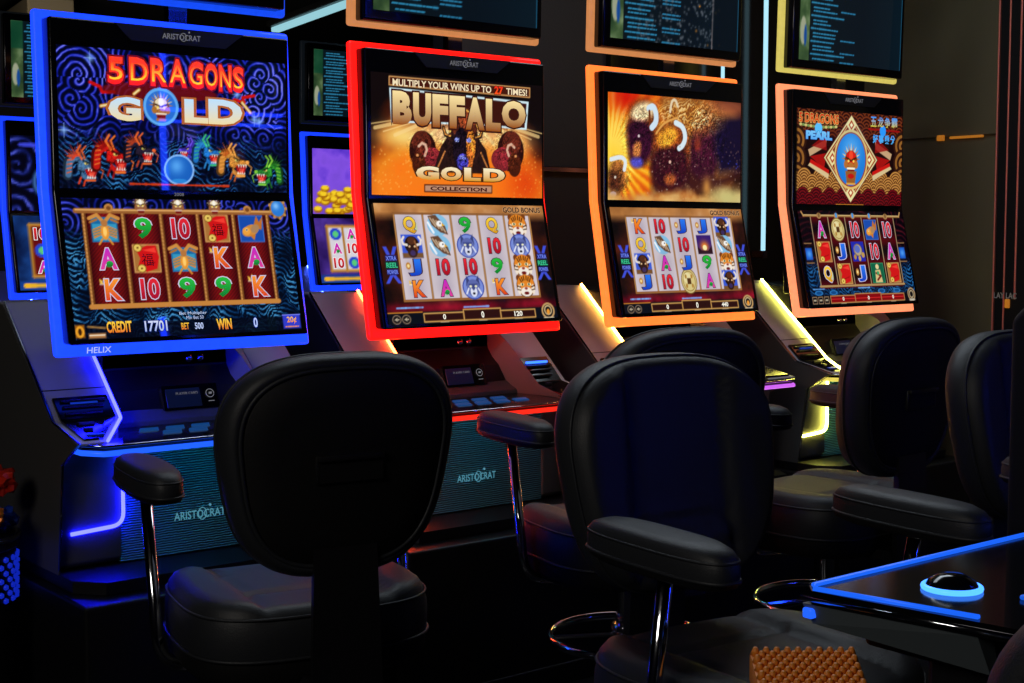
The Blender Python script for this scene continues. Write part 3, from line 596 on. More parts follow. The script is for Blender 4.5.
# ---- buffalo herd, second machine
def art_herd_top():
    A = Art(W0, H0, (90, 30, 8)); c = A.c
    f = hom([(611, 93.4), (738.8, 102.3), (739.5, 201.7), (609, 200)], W0, H0)
    n = noise(H0, W0, 5, 51); ang = np.arctan2(c.Y - 78, c.X - 4); ray = .5 + .5 * np.sin(ang * 34 + n * 3)
    d = np.hypot(c.X / W0, (c.Y / H0 - .5) * .7)
    c.a[:] = ramp(np.clip(1.1 - d * 1.3 + ray * .25 + (n - .5) * .3, 0, 1), [(0, (40, 16, 12)), (.35, (140, 60, 14)), (.6, (226, 96, 16)), (.85, (250, 170, 30)), (1, (255, 220, 90))])
    c.glow(34, 4, 34, (206, 20, 6), .95, 24); c.glow(10, 86, 22, (255, 210, 60), .9, 20)
    P = lambda *p: [((q[0] - 60) / 700 * W0, (q[1] - 84 - (q[0] - 60) / 700 * 36) / 574 * H0 * (1 + .0 * q[0])) for q in p]
    def chk(p, k=3, closed=True):
        for _ in range(k):
            q = []
            for a, b in (list(zip(p, p[1:] + p[:1])) if closed else list(zip(p, p[1:]))): q += [(a[0] * .75 + b[0] * .25, a[1] * .75 + b[1] * .25), (a[0] * .25 + b[0] * .75, a[1] * .25 + b[1] * .75)]
            p = q if closed else [p[0]] + q + [p[-1]]
        return p
    def blob(pts, col, soft=12, al=1): c.poly(chk(P(*pts)), col, al, soft)
    def horn(pts, w, col): c.line(chk(P(*pts), 2, False), w, col)
    c.poly(P((270, 330), (420, 170), (620, 170), (772, 190), (772, 520), (640, 610), (280, 640)), (62, 24, 22), 1, 14)
    blob([(300, 110), (420, 90), (620, 130), (760, 180), (770, 480), (640, 560), (500, 500), (400, 300)], (150, 92, 40)); blob([(500, 190), (560, 160), (620, 220), (640, 560), (480, 540), (470, 400)], (56, 16, 34)); c.poly(P((600, 210), (775, 195), (775, 500), (640, 520), (610, 400)), (20, 12, 40), 1, 16)
    m = noise(H0, W0, 16, 61); hair = .5 + .5 * np.sin((c.X * .5 + c.Y * .9) + m * 24)
    zone = np.clip(1 - np.hypot((c.X - 150) / 90, (c.Y - 26) / 34), 0, 1) * 1.6
    c.mix(c.all(), zone, ramp(hair * m * 1.6, [(0, (120, 60, 20)), (.5, (214, 140, 50)), (1, (252, 222, 150))]), .85)
    zone = np.clip(1 - np.hypot((c.X - 240) / 60, (c.Y - 8) / 18), 0, 1) * 1.4; c.mix(c.all(), zone, (176, 92, 60), .7)
    blob([(150, 250), (170, 140), (240, 110), (300, 150), (320, 280), (270, 420), (250, 480), (170, 480), (160, 340)], (120, 58, 22))
    blob([(150, 250), (210, 210), (280, 260), (290, 400), (240, 470), (170, 470), (155, 340)], (48, 12, 34))
    blob([(185, 350), (225, 340), (220, 430), (180, 430)], (196, 118, 60), 6)
    blob([(165, 435), (230, 430), (235, 480), (180, 490)], (80, 76, 190), 6)
    blob([(165, 200), (200, 140), (270, 125), (300, 190), (250, 230), (190, 230)], (224, 196, 150), 8)
    blob([(280, 380), (300, 290), (380, 240), (440, 240), (480, 350), (460, 560), (360, 640), (290, 560)], (124, 56, 20))
    blob([(280, 390), (400, 360), (470, 400), (470, 600), (320, 620), (270, 520)], (52, 14, 24))
    blob([(300, 300), (380, 250), (420, 300), (380, 370), (310, 380)], (214, 140, 40), 8)
    blob([(340, 530), (400, 520), (400, 580), (350, 580)], (180, 90, 40), 8)
    blob([(500, 330), (530, 330), (530, 390), (500, 390)], (110, 30, 30), 6)
    blob([(60, 460), (110, 420), (150, 470), (160, 600), (60, 640)], (150, 90, 40))
    blob([(60, 500), (120, 500), (130, 640), (60, 640)], (70, 34, 20))
    for q, rx, ry, k in (((225, 300), 44, 52, 1), ((380, 420), 56, 60, 2), ((560, 330), 60, 70, 3), ((110, 540), 28, 36, 4), ((690, 320), 30, 36, 5)): x, y = P(q)[0]; c.fur(x, y, rx, ry, 80 + k, .75 if k < 5 else .2)
    horn(((262, 165), (285, 150), (300, 190), (300, 240), (278, 268)), 9, (206, 226, 240))
    c.line(P((265, 180), (268, 240)), 4, (110, 50, 20))
    c.ell(*P((212, 315))[0], 2, 2, (220, 200, 200))
    horn(((402, 240), (440, 260), (455, 320), (440, 365), (420, 380)), 8, (214, 232, 240))
    c.ell(*P((372, 455))[0], 2.4, 2.4, (226, 180, 160))
    horn(((372, 180), (380, 120), (400, 112), (412, 150)), 4, (226, 206, 170))
    horn(((300, 300), (340, 240), (410, 212)), 3, (222, 160, 80))
    c.glow(*P((520, 350))[0], 7, (150, 60, 40), .7, 11)
    horn(((75, 440), (125, 425), (148, 450), (140, 495)), 6, (222, 232, 236))
    c.ell(*P((95, 535))[0], 2, 2, (220, 200, 180))
    c.ell(*P((85, 625))[0], 6, 3.5, (170, 160, 210))
    stars(c, 260, 71, (150, 110, 90), .28, 1, .4, .96, .7); stars(c, 40, 73, (230, 200, 180), .28, 1, .5, 1, .9); stars(c, 10, 74, (60, 70, 200), .8, .98, .55, .66, .9)
    dust = np.clip((c.Y / H0 - .86 + .22 * (n - .5)) / .1, 0, 1); c.mix(c.all(), dust, ramp(n, [(0, (170, 90, 40)), (.5, (214, 160, 90)), (1, (236, 214, 150))]), .9)
    c.glow(236, 138, 40, (200, 190, 120), .95, 14); c.glow(192, 124, 8, (220, 150, 70), .8, 14)
    return A
# ---- dragon diamond game
def art_diamond_top():
    A = Art(W0, H0, (20, 6, 6)); c = A.c
    scallops(c, -4, 40, 17, [(0, (30, 8, 8)), (.5, (60, 14, 10)), (1, (130, 60, 24))], 1.2)
    for sx in (0, 264):
        for k, yy in enumerate((48, 76, 104)):
            for r in (24, 19, 14, 9, 4): c.ell(sx, yy, r, r * .95, (150, 98, 40) if (r // 5) % 2 else (44, 20, 12))
    c.glow(132, 66, 80, (60, 8, 8), .6, 40)
    scallops(c, 108, 128, 19, [(0, (70, 34, 14)), (.5, (150, 92, 38)), (1, (206, 150, 76))], 1.5)
    scallops(c, 134, 160, 16, [(0, (30, 2, 8)), (.6, (90, 8, 16)), (1, (120, 14, 22))], 1.4)
    c.a[:, :3] *= .4
    for sx in (-1, 1):                                                       # ribbons beside the diamond
        c.poly([(132 + sx * 60, 44), (132 + sx * 104, 62), (132 + sx * 100, 72), (132 + sx * 62, 56)], (196, 160, 120)); c.poly([(132 + sx * 62, 36), (132 + sx * 96, 56), (132 + sx * 60, 62)], (150, 12, 12), .8); c.poly([(132 + sx * 100, 72), (132 + sx * 66, 90), (132 + sx * 60, 66)], (160, 14, 12))
        c.poly([(132 + sx * 98, 80), (132 + sx * 104, 86), (132 + sx * 56, 106), (132 + sx * 54, 98)], (214, 190, 140)); c.poly([(132 + sx * 98, 76), (132 + sx * 100, 82), (132 + sx * 54, 98), (132 + sx * 54, 92)], (196, 20, 16))
    D = lambda k: [(132, 73 - 68 * k), (132 + 66 * k, 73), (132, 73 + 68 * k), (132 - 66 * k, 73)]
    c.poly(D(1.03), (90, 16, 10)); c.poly(D(1.0), (226, 220, 160)); c.poly(D(.95), (150, 50, 22)); c.poly(D(.9), (222, 190, 120)); c.poly(D(.87), (120, 16, 14))
    for x, y in ((132, 20), (132, 126), (86, 73), (178, 73)):
        c.poly([(x, y - 13), (x + 12, y), (x, y + 13), (x - 12, y)], (232, 222, 160)); c.poly([(x, y - 8), (x + 7, y), (x, y + 8), (x - 7, y)], (170, 50, 20)); c.poly([(x, y - 4), (x + 4, y), (x, y + 4), (x - 4, y)], (250, 240, 190))
    c.ell(132, 74, 42, 47, (222, 190, 110)); c.ell(132, 74, 38.5, 43, (150, 40, 20)); c.ell(132, 74, 36, 41, (24, 120, 214)); c.glow(132, 60, 24, (110, 190, 250), .7, 26)
    dragon_face(c, 132, 74, 25, (180, 110, 44), True); c.poly([(118, 92), (146, 92), (142, 113), (122, 113)], (150, 92, 40)); c.ell(132, 100, 8, 4, (190, 20, 16)); c.line([(122, 112), (142, 112)], 3, (214, 160, 70))
    A.T('5 DRAGONS', 6, 6, 100, 21, (200, 40, 20), (220, 90, 30), (224, 196, 110), bold=.03, ow=.03)
    for x in range(10, 100, 6): c.ell(x, 25 + 1.5 * math.sin(x), 3.4, 2.2, (206, 196, 120) if x % 4 else (120, 150, 80))
    c.ell(52, 29, 9, 9, (90, 190, 250)); A.T('PEARL', 22, 33, 84, 46, (120, 200, 250), (90, 170, 240), (20, 80, 170), bold=.06, ow=.03, layer=2)
    for k, ch in enumerate('五龙争霸'): A.T(ch, 180 + k * 18, 4, 195 + k * 18, 20, (30, 150, 250), (206, 190, 30), bold=.02)
    c.line([(176, 24), (254, 25)], 3, (150, 14, 14)); c.ell(212, 26, 8, 9, (40, 150, 250))
    for k, ch in enumerate('好事乘分'): A.T(ch, 186 + k * 15, 32, 199 + k * 15, 46, (60, 160, 250), (80, 180, 250), bold=.03)
    c.line([(96, 145), (164, 145)], 1.6, (206, 140, 40))
    return A
def art_diamond_low():
    A = Art(W0, H0, (10, 4, 14)); c = A.c
    swirls(c, 18, .7, 91, [(0, (8, 2, 8)), (.5, (34, 6, 16)), (1, (70, 14, 24))]); n = noise(H0, W0, 7, 92)
    wave = .5 + .5 * np.sin((c.Y + 7 * np.sin(c.X * .15 + n * 6)) * 1.0 + n * 12)
    c.mix(c.all(), np.clip((c.Y - 72) / 20, 0, 1), ramp(wave ** 2 * n * 1.5, [(0, (2, 10, 26)), (.5, (6, 50, 100)), (1, (40, 110, 170))]))
    x0, x1, y0, y1 = 28, 236, 10, 117
    c.rect(x0, y0, x1, y1, (24, 4, 8))
    for j in range(5):
        a, b = x0 + j * (x1 - x0) / 5, x0 + (j + 1) * (x1 - x0) / 5; sl = c.box_(a + 2, y0, b - 5, y1)
        c.a[sl] = ramp(.5 + .5 * np.cos((c.Y[sl] - y0) / (y1 - y0) * 6 * math.pi), [(0, (16, 4, 8)), (1, (76, 4, 12))])
    for j in range(6): c.line([(x0 + j * (x1 - x0) / 5, y0), (x0 + j * (x1 - x0) / 5, y1)], 1.8, (176, 150, 110))
    c.line([(x0 - 2, y1), (x1 + 2, y1)], 3, (176, 140, 90)); c.line([(12, 8), (252, 8)], 3.5, (150, 110, 60)); c.line([(12, 7), (252, 7)], 1.2, (222, 190, 130)); c.line([(12, 8), (8, 2)], 2.4, (196, 150, 90)); c.line([(252, 8), (256, 1)], 2.4, (196, 150, 90))
    for k, x in enumerate((49, 91, 132, 174, 216)): c.ell(x, 8, 5.5, 4.5, (176, 130, 80)); c.ell(x, 7, 2.6, 4, (70, 150, 220) if 0 < k < 4 else (120, 90, 50))
    reels(A, x0, y0 + 2, x1, y1 - 1, [['A', 'coin', '10', 'fish', '10'], ['envelope', 'J', 'turtle', '10', 'A'], ['Q', 'envelope', 'J', 'statue', 'envelope']], 15.5, 19, 25, (206, 200, 226))
    for x in (13, 247): c.rect(x - 10, 50, x + 8, 51.5, (150, 110, 70)); c.rect(x - 9, 58, x + 6, 76, (20, 80, 190)); c.glow(x - 1, 67, 6, (90, 170, 250), .8); c.rect(x - 10, 80, x + 8, 81.5, (150, 110, 70))
    dashes(c, 8, 121, 34, 2, (100, 160, 230), 5); dashes(c, 118, 121, 146, 2.6, (110, 170, 236), 6)
    for x in (20, 55, 175, 215): c.ell(x, 127, 9, 3.6, (14, 70, 130)); c.ring(x, 127, 8, 3.2, 1, (50, 130, 200))
    c.rect(0, 131, W0, H0, (8, 8, 14))
    for a, b, up in ((46, 106, 0), (106, 172, 2), (172, 232, 0)):
        c.rect(a, 132 - up, b, 143, (130, 6, 12)); c.frame(a, 132 - up, b, 143, 1.5, (190, 140, 80)); c.line([(a + 2, 137), (b - 2, 137)], 1, (220, 40, 40)); A.T('0', (a + b) / 2 - 2, 134, (a + b) / 2 + 2, 140, (240, 236, 220), bold=.03); c.line([((a + b) / 2 - 6, 144), ((a + b) / 2 + 6, 144)], 1.2, (160, 140, 110))
    for x in (8, 22, 36): c.frame(x - 5, 133, x + 5, 143, 1.3, (150, 120, 90)); c.line([(x - 2, 138), (x + 2, 138)], 2.4, (196, 180, 150))
    c.ell(252, 134, 10, 10.5, (170, 140, 100)); c.ell(252, 134, 7.4, 8, (12, 10, 16)); c.ring(252, 134, 5, 5.5, 1.8, (190, 170, 130)); c.ell(252, 143, 8, 2, (190, 180, 160))
    return A
# ---- text displays on the toppers
def art_topper(seed, speckle=0, green=True):
    A = Art(150, 84, (6, 14, 20)); c = A.c
    c.a[:] = ramp(c.X / c.W, [(0, (8, 20, 26)), (.6, (7, 17, 26)), (1, (8, 24, 34))])
    c.mix((slice(0, 84), slice(0, 14)), np.ones((84, 14)), ramp(noise(84, 14, 6, seed), [(0, (14, 34, 22)), (.6, (60, 84, 50)), (1, (130, 150, 110))]))
    c.ell(5, 58, 4, 12, (150, 156, 130)); c.ell(8, 62, 2, 9, (20, 70, 140)); c.rect(0, 0, 14, 30, (10, 60, 40), .8)
    for k, y in enumerate(range(3, 82, 1)):
        if y % 11 in (0, 4, 7):
            r = np.random.default_rng(seed * 100 + y); big = y % 11 == 0
            dashes(c, 16 if big else 19, y, (16 if big else 19) + (46 if big else 30) * (.6 + .5 * r.random()), 1.7 if big else 1.4, (44, 130, 170), seed + y)
            if not big and r.random() > .4: dashes(c, 58, y + 1, 78, 1.4, (40, 120, 160), seed + 2 * y)
    c.line([(149, 2), (149, 82)], 1.4, (30, 90, 120))
    if speckle:
        stars(c, 420, seed, (110, 116, 124), .2, .8, 0, 1, .75); stars(c, 8, seed + 1, (240, 150, 50), .5, .85, .2, 1); c.line([(118, 6), (117, 84)], .9, (110, 100, 100))
        c.rect(119, 0, 148, 84, (5, 14, 22), .8)
    return A
def art_back_top(kind):
    A = Art(88, 50, (30, 20, 120)); c = A.c
    n = noise(50, 88, 5, 17 + kind)
    if kind:
        c.a[:] = ramp(n * .7 + c.Y / 50 * .4, [(0, (70, 40, 190)), (.5, (130, 80, 226)), (1, (110, 70, 200))])
        for k in range(46):
            r = np.random.default_rng(k); x, y = 4 + r.random() * 40, 30 + r.random() * 18; c.ell(x, y, 4, 2.6, (160, 96, 10)); c.ell(x, y - .8, 3.2, 1.8, (246, 206, 40))
    else:
        swirls(c, 10, .8, 5, [(0, (4, 4, 20)), (.5, (16, 24, 90)), (1, (70, 80, 190))]); c.ell(28, 30, 15, 14, (20, 40, 80)); c.ring(28, 30, 13, 12, 1.6, (60, 100, 160)); c.ell(40, 14, 9, 8, (170, 80, 30)); c.ell(40, 14, 5, 5, (230, 190, 120)); dashes(c, 6, 6, 40, 3, (60, 70, 220), 3)
    return A
def art_back_low(kind):
    A = Art(88, 50, (20, 20, 60)); c = A.c
    n = noise(50, 88, 5, 27 + kind); c.a[:] = ramp(n, [(0, (24, 8, 60)), (1, (90, 60, 170))] if kind else [(0, (4, 10, 40)), (1, (30, 80, 160))])
    bg = (214, 208, 216) if kind else (100, 14, 18)
    c.rect(10, 6, 78, 40, bg)
    for j in range(6): c.line([(10 + j * 13.6, 6), (10 + j * 13.6, 40)], 2, (170, 116, 40))
    c.line([(10, 6), (78, 6)], 2, (190, 130, 50)); c.line([(10, 40), (78, 40)], 2, (190, 130, 50))
    for j in range(5):
        for i in range(3):
            x, y = 17 + j * 13.6, 12 + i * 11
            q = (i + j + kind) % 3
            if q == 0: letter(A, '10', x, y, 8, 8, (250, 250, 250))
            elif q == 1: c.ell(x, y, 5, 4.6, (40, 70, 200)); c.ell(x, y, 2.5, 2.4, (90, 200, 120))
            else: letter(A, 'A', x, y, 8, 8, (250, 250, 250))
    c.rect(0, 43, 88, 50, (20, 60, 140)); dashes(c, 4, 46, 82, 3, (240, 180, 40), 8)
    return A

SETS = {
 'dragon': (art_dragon_top(), art_dragon_low2(art_dragon_low()), art_topper(1)),
 'buffalo': (art_buffalo_top(), art_buffalo_low([['Q', 'eagle', '9', 'Q', 'tiger'], ['buffalo', 'eagle', 'wolf', '10', 'wolf'], ['J', '10', '10', '9', 'tiger'], ['K', 'A', 'wolf', 'K', 'tiger']], '120', 101), art_topper(2)),
 'herd': (art_herd_top(), art_buffalo_low([['K', '10', 'J', 'J', 'buffalo'], ['Q', 'eagle', '10', 'sunset', 'eagle'], ['buffalo', 'A', 'J', '9', 'tiger'], ['J', '10', 'coin', 'A', 'buffalo']], '440', 111), art_topper(3, 1)),
 'diamond': (art_diamond_top(), art_diamond_low(), art_topper(4)),
 'back0': (art_back_top(0), art_back_low(0), art_topper(5)),
 'back1': (art_back_top(1), art_back_low(1), art_topper(6)),
}

# ------------------------------------------------------------------ lettering: outlines of the built-in font, cached
GLY = {}
EXTRA = [('ARISTOCRAT', .0), ('ARISTOCRAT', .012), ('HELIX', .01), ('2008', .01), ('DYNAMIC PAY', .0), ('LAY LAC', .02), ('PLAYER CARD', 0.0), ('50', 0.0)]
def build_glyphs():
    need = set((q, round(b, 4)) for q, b in EXTRA)
    for a in SETS.values():
        for art in a:
            for t in art.t: need.add((t[0], round(t[7], 4))); need.add((t[0], round(t[11], 4)))
    obs = []
    for s, b in sorted(need):
        cu = bpy.data.curves.new('t', 'FONT'); cu.body = s; cu.offset = b; cu.resolution_u = 3; cu.fill_mode = 'BOTH'
        o = bpy.data.objects.new('t', cu); COL.objects.link(o); obs.append((s, b, o))
    dg = bpy.context.evaluated_depsgraph_get(); dg.update()
    for s, b, o in obs:
        e = o.evaluated_get(dg); me = e.to_mesh()
        v = np.zeros(len(me.vertices) * 3); me.vertices.foreach_get('co', v); v = v.reshape(-1, 3)[:, :2].copy()
        GLY[(s, b)] = (v, [tuple(p.vertices) for p in me.polygons]); e.to_mesh_clear()
    for s, b, o in obs:
        cu = o.data; bpy.data.objects.remove(o); bpy.data.curves.remove(cu)
build_glyphs()

def color_mesh(name, V, F, C):
    me = bpy.data.meshes.new(name); me.from_pydata(V, [], F)
    at = me.color_attributes.new('Col', 'FLOAT_COLOR', 'POINT'); C = np.asarray(C, np.float32)
    at.data.foreach_set('color', np.concatenate([C, np.ones((len(C), 1), np.float32)], 1).ravel()); return me
def to_lin(a): a = np.clip(a, 0, 1); return np.where(a <= .04045, a / 12.92, ((a + .055) / 1.055) ** 2.4)
def place_text(s, bold, x0, y0, x1, y1, top, bot, skew=0.0, warp=None, ref=None):
    v, F = GLY[(s, round(bold, 4))]; rv = GLY[(s, round(ref if ref is not None else bold, 4))][0]
    if not len(rv): return np.zeros((0, 2)), [], np.zeros((0, 3))
    lo, hi = rv.min(0), rv.max(0); sz = np.maximum(hi - lo, 1e-6)
    u = (v - lo) / sz; t = np.clip(1 - u[:, 1], 0, 1)
    x = x0 + u[:, 0] * (x1 - x0); y = y1 + (u[:, 1]) * (y0 - y1)
    c = lin(top) * (1 - t)[:, None] + np.array(lin(bot)) * t[:, None] if False else np.array(lin(top))[None] * (1 - t)[:, None] + np.array(lin(bot))[None] * t[:, None]
    return np.stack([x, y], 1), F, c
def make_screen(name, art, TL, TR, BL, parent):
    """a display panel: real flat grid at the given corners, its picture as what it emits; lettering as a sub-part"""
    TL, TR, BL = (np.array(q, float) for q in (TL, TR, BL)); c = art.c
    ex, ey = (TR - TL), (BL - TL); n = np.cross(ey, ex); n /= np.linalg.norm(n)
    if n[1] > 0: n = -n
    U, Vv = np.meshgrid(np.linspace(0, 1, c.W), np.linspace(0, 1, c.H))
    V = TL + U.reshape(-1, 1) * ex + Vv.reshape(-1, 1) * ey
    idx = np.arange(c.W * c.H).reshape(c.H, c.W)
    F = np.stack([idx[1:, :-1], idx[1:, 1:], idx[:-1, 1:], idx[:-1, :-1]], -1).reshape(-1, 4)
    me = bpy.data.meshes.new(name); nv, nf = len(V), len(F)
    me.vertices.add(nv); me.vertices.foreach_set('co', V.ravel()); me.loops.add(nf * 4); me.loops.foreach_set('vertex_index', F.ravel().astype(np.int32))
    me.polygons.add(nf); me.polygons.foreach_set('loop_start', np.arange(0, nf * 4, 4, dtype=np.int32)); me.update(calc_edges=True)
    at = me.color_attributes.new('Col', 'FLOAT_COLOR', 'POINT')
    at.data.foreach_set('color', np.concatenate([to_lin(c.a.reshape(-1, 3)), np.ones((nv, 1))], 1).astype(np.float32).ravel())
    o = link(name, me, M['screen'], parent)
    V, F, C = [], [], []
    for (s, x0, y0, x1, y1, top, bot, bold, skew, warp, layer, ref) in art.t:
        p, f, col = place_text(s, bold, x0, y0, x1, y1, top, bot, skew, warp, ref); b = len(V)
        for q in p: V.append(TL + ex * q[0] / (c.W - 1) + ey * q[1] / (c.H - 1) + n * (.0004 + .00025 * layer))
        F += [tuple(i + b for i in g) for g in f]; C += list(col)
    if V: link('lettering', color_mesh('lettering', [tuple(q) for q in V], F, C), M['print'], o)['kind'] = 'stuff'
    return o
def text_plate(name, s, bold, origin, ex, ey, m, parent):
    """a line of raised lettering: fits the box spanned by ex (width) and ey (height) from its lower left corner"""
    v, F = GLY[(s, round(bold, 4))]; lo, hi = v.min(0), v.max(0); u = (v - lo) / (hi - lo)
    O, X, Y = Vector(origin), Vector(ex), Vector(ey)
    me = bpy.data.meshes.new(name); me.from_pydata([O + X * a + Y * b for a, b in u.tolist()], [], F)
    return link(name, me, m, parent)
def logo(parent, x0, z0, w, h, y, m, slope=0.0):
    """maker's name with its ringed letter O and the dot above"""
    o = text_plate('logo', 'ARISTOCRAT', .012, (x0, y, z0), (w, 0, 0), (0, -slope * h, h), m, parent)
    def f(bm):
        cx = x0 + w * .545
        tube(bm, [(cx + .062 * w * 1.25 * math.cos(a * math.pi / 12), y - .0004, z0 + h * .52 + h * .72 * math.sin(a * math.pi / 12)) for a in range(24)], h * .05, 6, True)
        bmesh.ops.create_uvsphere(bm, u_segments=10, v_segments=6, radius=h * .17, matrix=Matrix.Translation((x0 + w * .7, y, z0 + h * 1.45)))
    mk('logo_emblem', m, o, f); return o

# ------------------------------------------------------------------ setting
struct('floor', M['carpet'], lambda bm: box(bm, -6, 6, -6, 9, -.1, 0))
struct('ceiling', M['ceiling'], lambda bm: box(bm, -6, 6, -6, 9, 2.9, 3.0))
struct('wall_back', M['wall_dark'], lambda bm: box(bm, -6, 6, 9, 9.1, 0, 2.9))
struct('wall_left', M['wall_dark'], lambda bm: box(bm, -6.1, -6, -6, 9, 0, 2.9))
struct('wall_front', M['wall_dark'], lambda bm: box(bm, -6, 6, -6.1, -6, 0, 2.9))
struct('wall_far_right', M['wall_dark'], lambda bm: box(bm, 6, 6.1, -6, 9, 0, 2.9))
def right_wall(bm):
    box(bm, 3.8, 3.9, -6, .7, 0, 1.655); box(bm, 3.8, 3.9, -6, .7, 1.672, 2.9); box(bm, 3.815, 3.9, -6, .7, 1.655, 1.672)
struct('wall_right', M['wall_yellow_lit'], right_wall)
for i, (y, w) in enumerate(((-.128, .007), (-.176, .007), (-.224, .008))):
    struct('trim_%d' % (i + 1), M['copper'], lambda bm, y=y, w=w: box(bm, 3.788, 3.8, y - w / 2, y + w / 2, .86 + (0 if i < 2 else .16), 2.9, .002))
t = struct('trim_4', M['matte_black'], lambda bm: box(bm, 3.792, 3.8, -.5, -.135, 0, 2.9))
t = struct('trim_5', M['brass'], lambda bm: (box(bm, 3.786, 3.8, .115, .145, 1.655, 1.678, .002), box(bm, 3.786, 3.8, -.065, .085, 1.66, 1.67, .002), box(bm, 3.782, 3.792, -.205, -.185, .985, 1.02, .003)))
text_plate('wall_lettering', 'LAY LAC', .02, (3.7868, -.135, 1.022), (0, -.1, 0), (0, 0, .024), M['dark_text'], t)
def part_wall(bm):
    box(bm, 1.62, 2.32, .55, .65, 0, 2.9); box(bm, 1.62, 2.32, .545, .56, 1.515, 2.9)
struct('wall_partition', M['wall_dark'], part_wall)
struct('wall_glossy', M['gloss_panel'], lambda bm: box(bm, 2.32, 3.8, .52, .65, 0, 2.9))
struct('trim_6', M['chrome_dark'], lambda bm: box(bm, 1.62, 2.32, .538, .546, 1.497, 1.512))
bmo = struct('ceiling_beam', M['beam'], lambda bm: box(bm, -.15, .15, -.5, 2.4, 0, .22, .01)); bmo.location = (2.41, 6.4, 2.6); bmo.rotation_euler = (0, 0, rad(-8.9))

# wall light between the two right machines
nt = empty('neon_tube', (3.105, .47, 1.18), 0, 'vertical white neon tube on the dark wall between the orange and peach machines', 'light')
mk('tube', M['tube_cyan'], nt, lambda bm: tube(bm, [(0, 0, .03), (0, 0, 1.5)], .009, 10), True)
for z in (0, 1.5): mk('holder', M['chrome_dark'], nt, lambda bm: box(bm, -.014, .014, -.012, .05, z, z + .03, .003))
nt2 = empty('neon_tube', (2.86, .47, 1.6), 0, 'short white neon tube behind the gap under the orange topper display', 'light')
mk('tube', M['tube_cyan'], nt2, lambda bm: tube(bm, [(0, 0, .03), (0, 0, .5)], .007, 10), True)
for z in (0, .5): mk('holder', M['chrome_dark'], nt2, lambda bm: box(bm, -.012, .012, -.012, .05, z, z + .03, .003))
cl = empty('ceiling_light', (3.42, 4.35, 2.63), math.atan2(-.91, -.155), 'long white linear light hanging under the dark ceiling far behind', 'light')
mk('housing', M['satin_black'], cl, lambda bm: (box(bm, -.8, .8, -.06, .06, .02, .06, .01), box(bm, -.6, -.58, -.01, .01, .06, .28), box(bm, .58, .6, -.01, .01, .06, .28)))
mk('diffuser', emis('lamp_white', (150, 205, 216), 1.0), cl, lambda bm: box(bm, -.79, .79, -.03, .03, -.012, .019, .006))

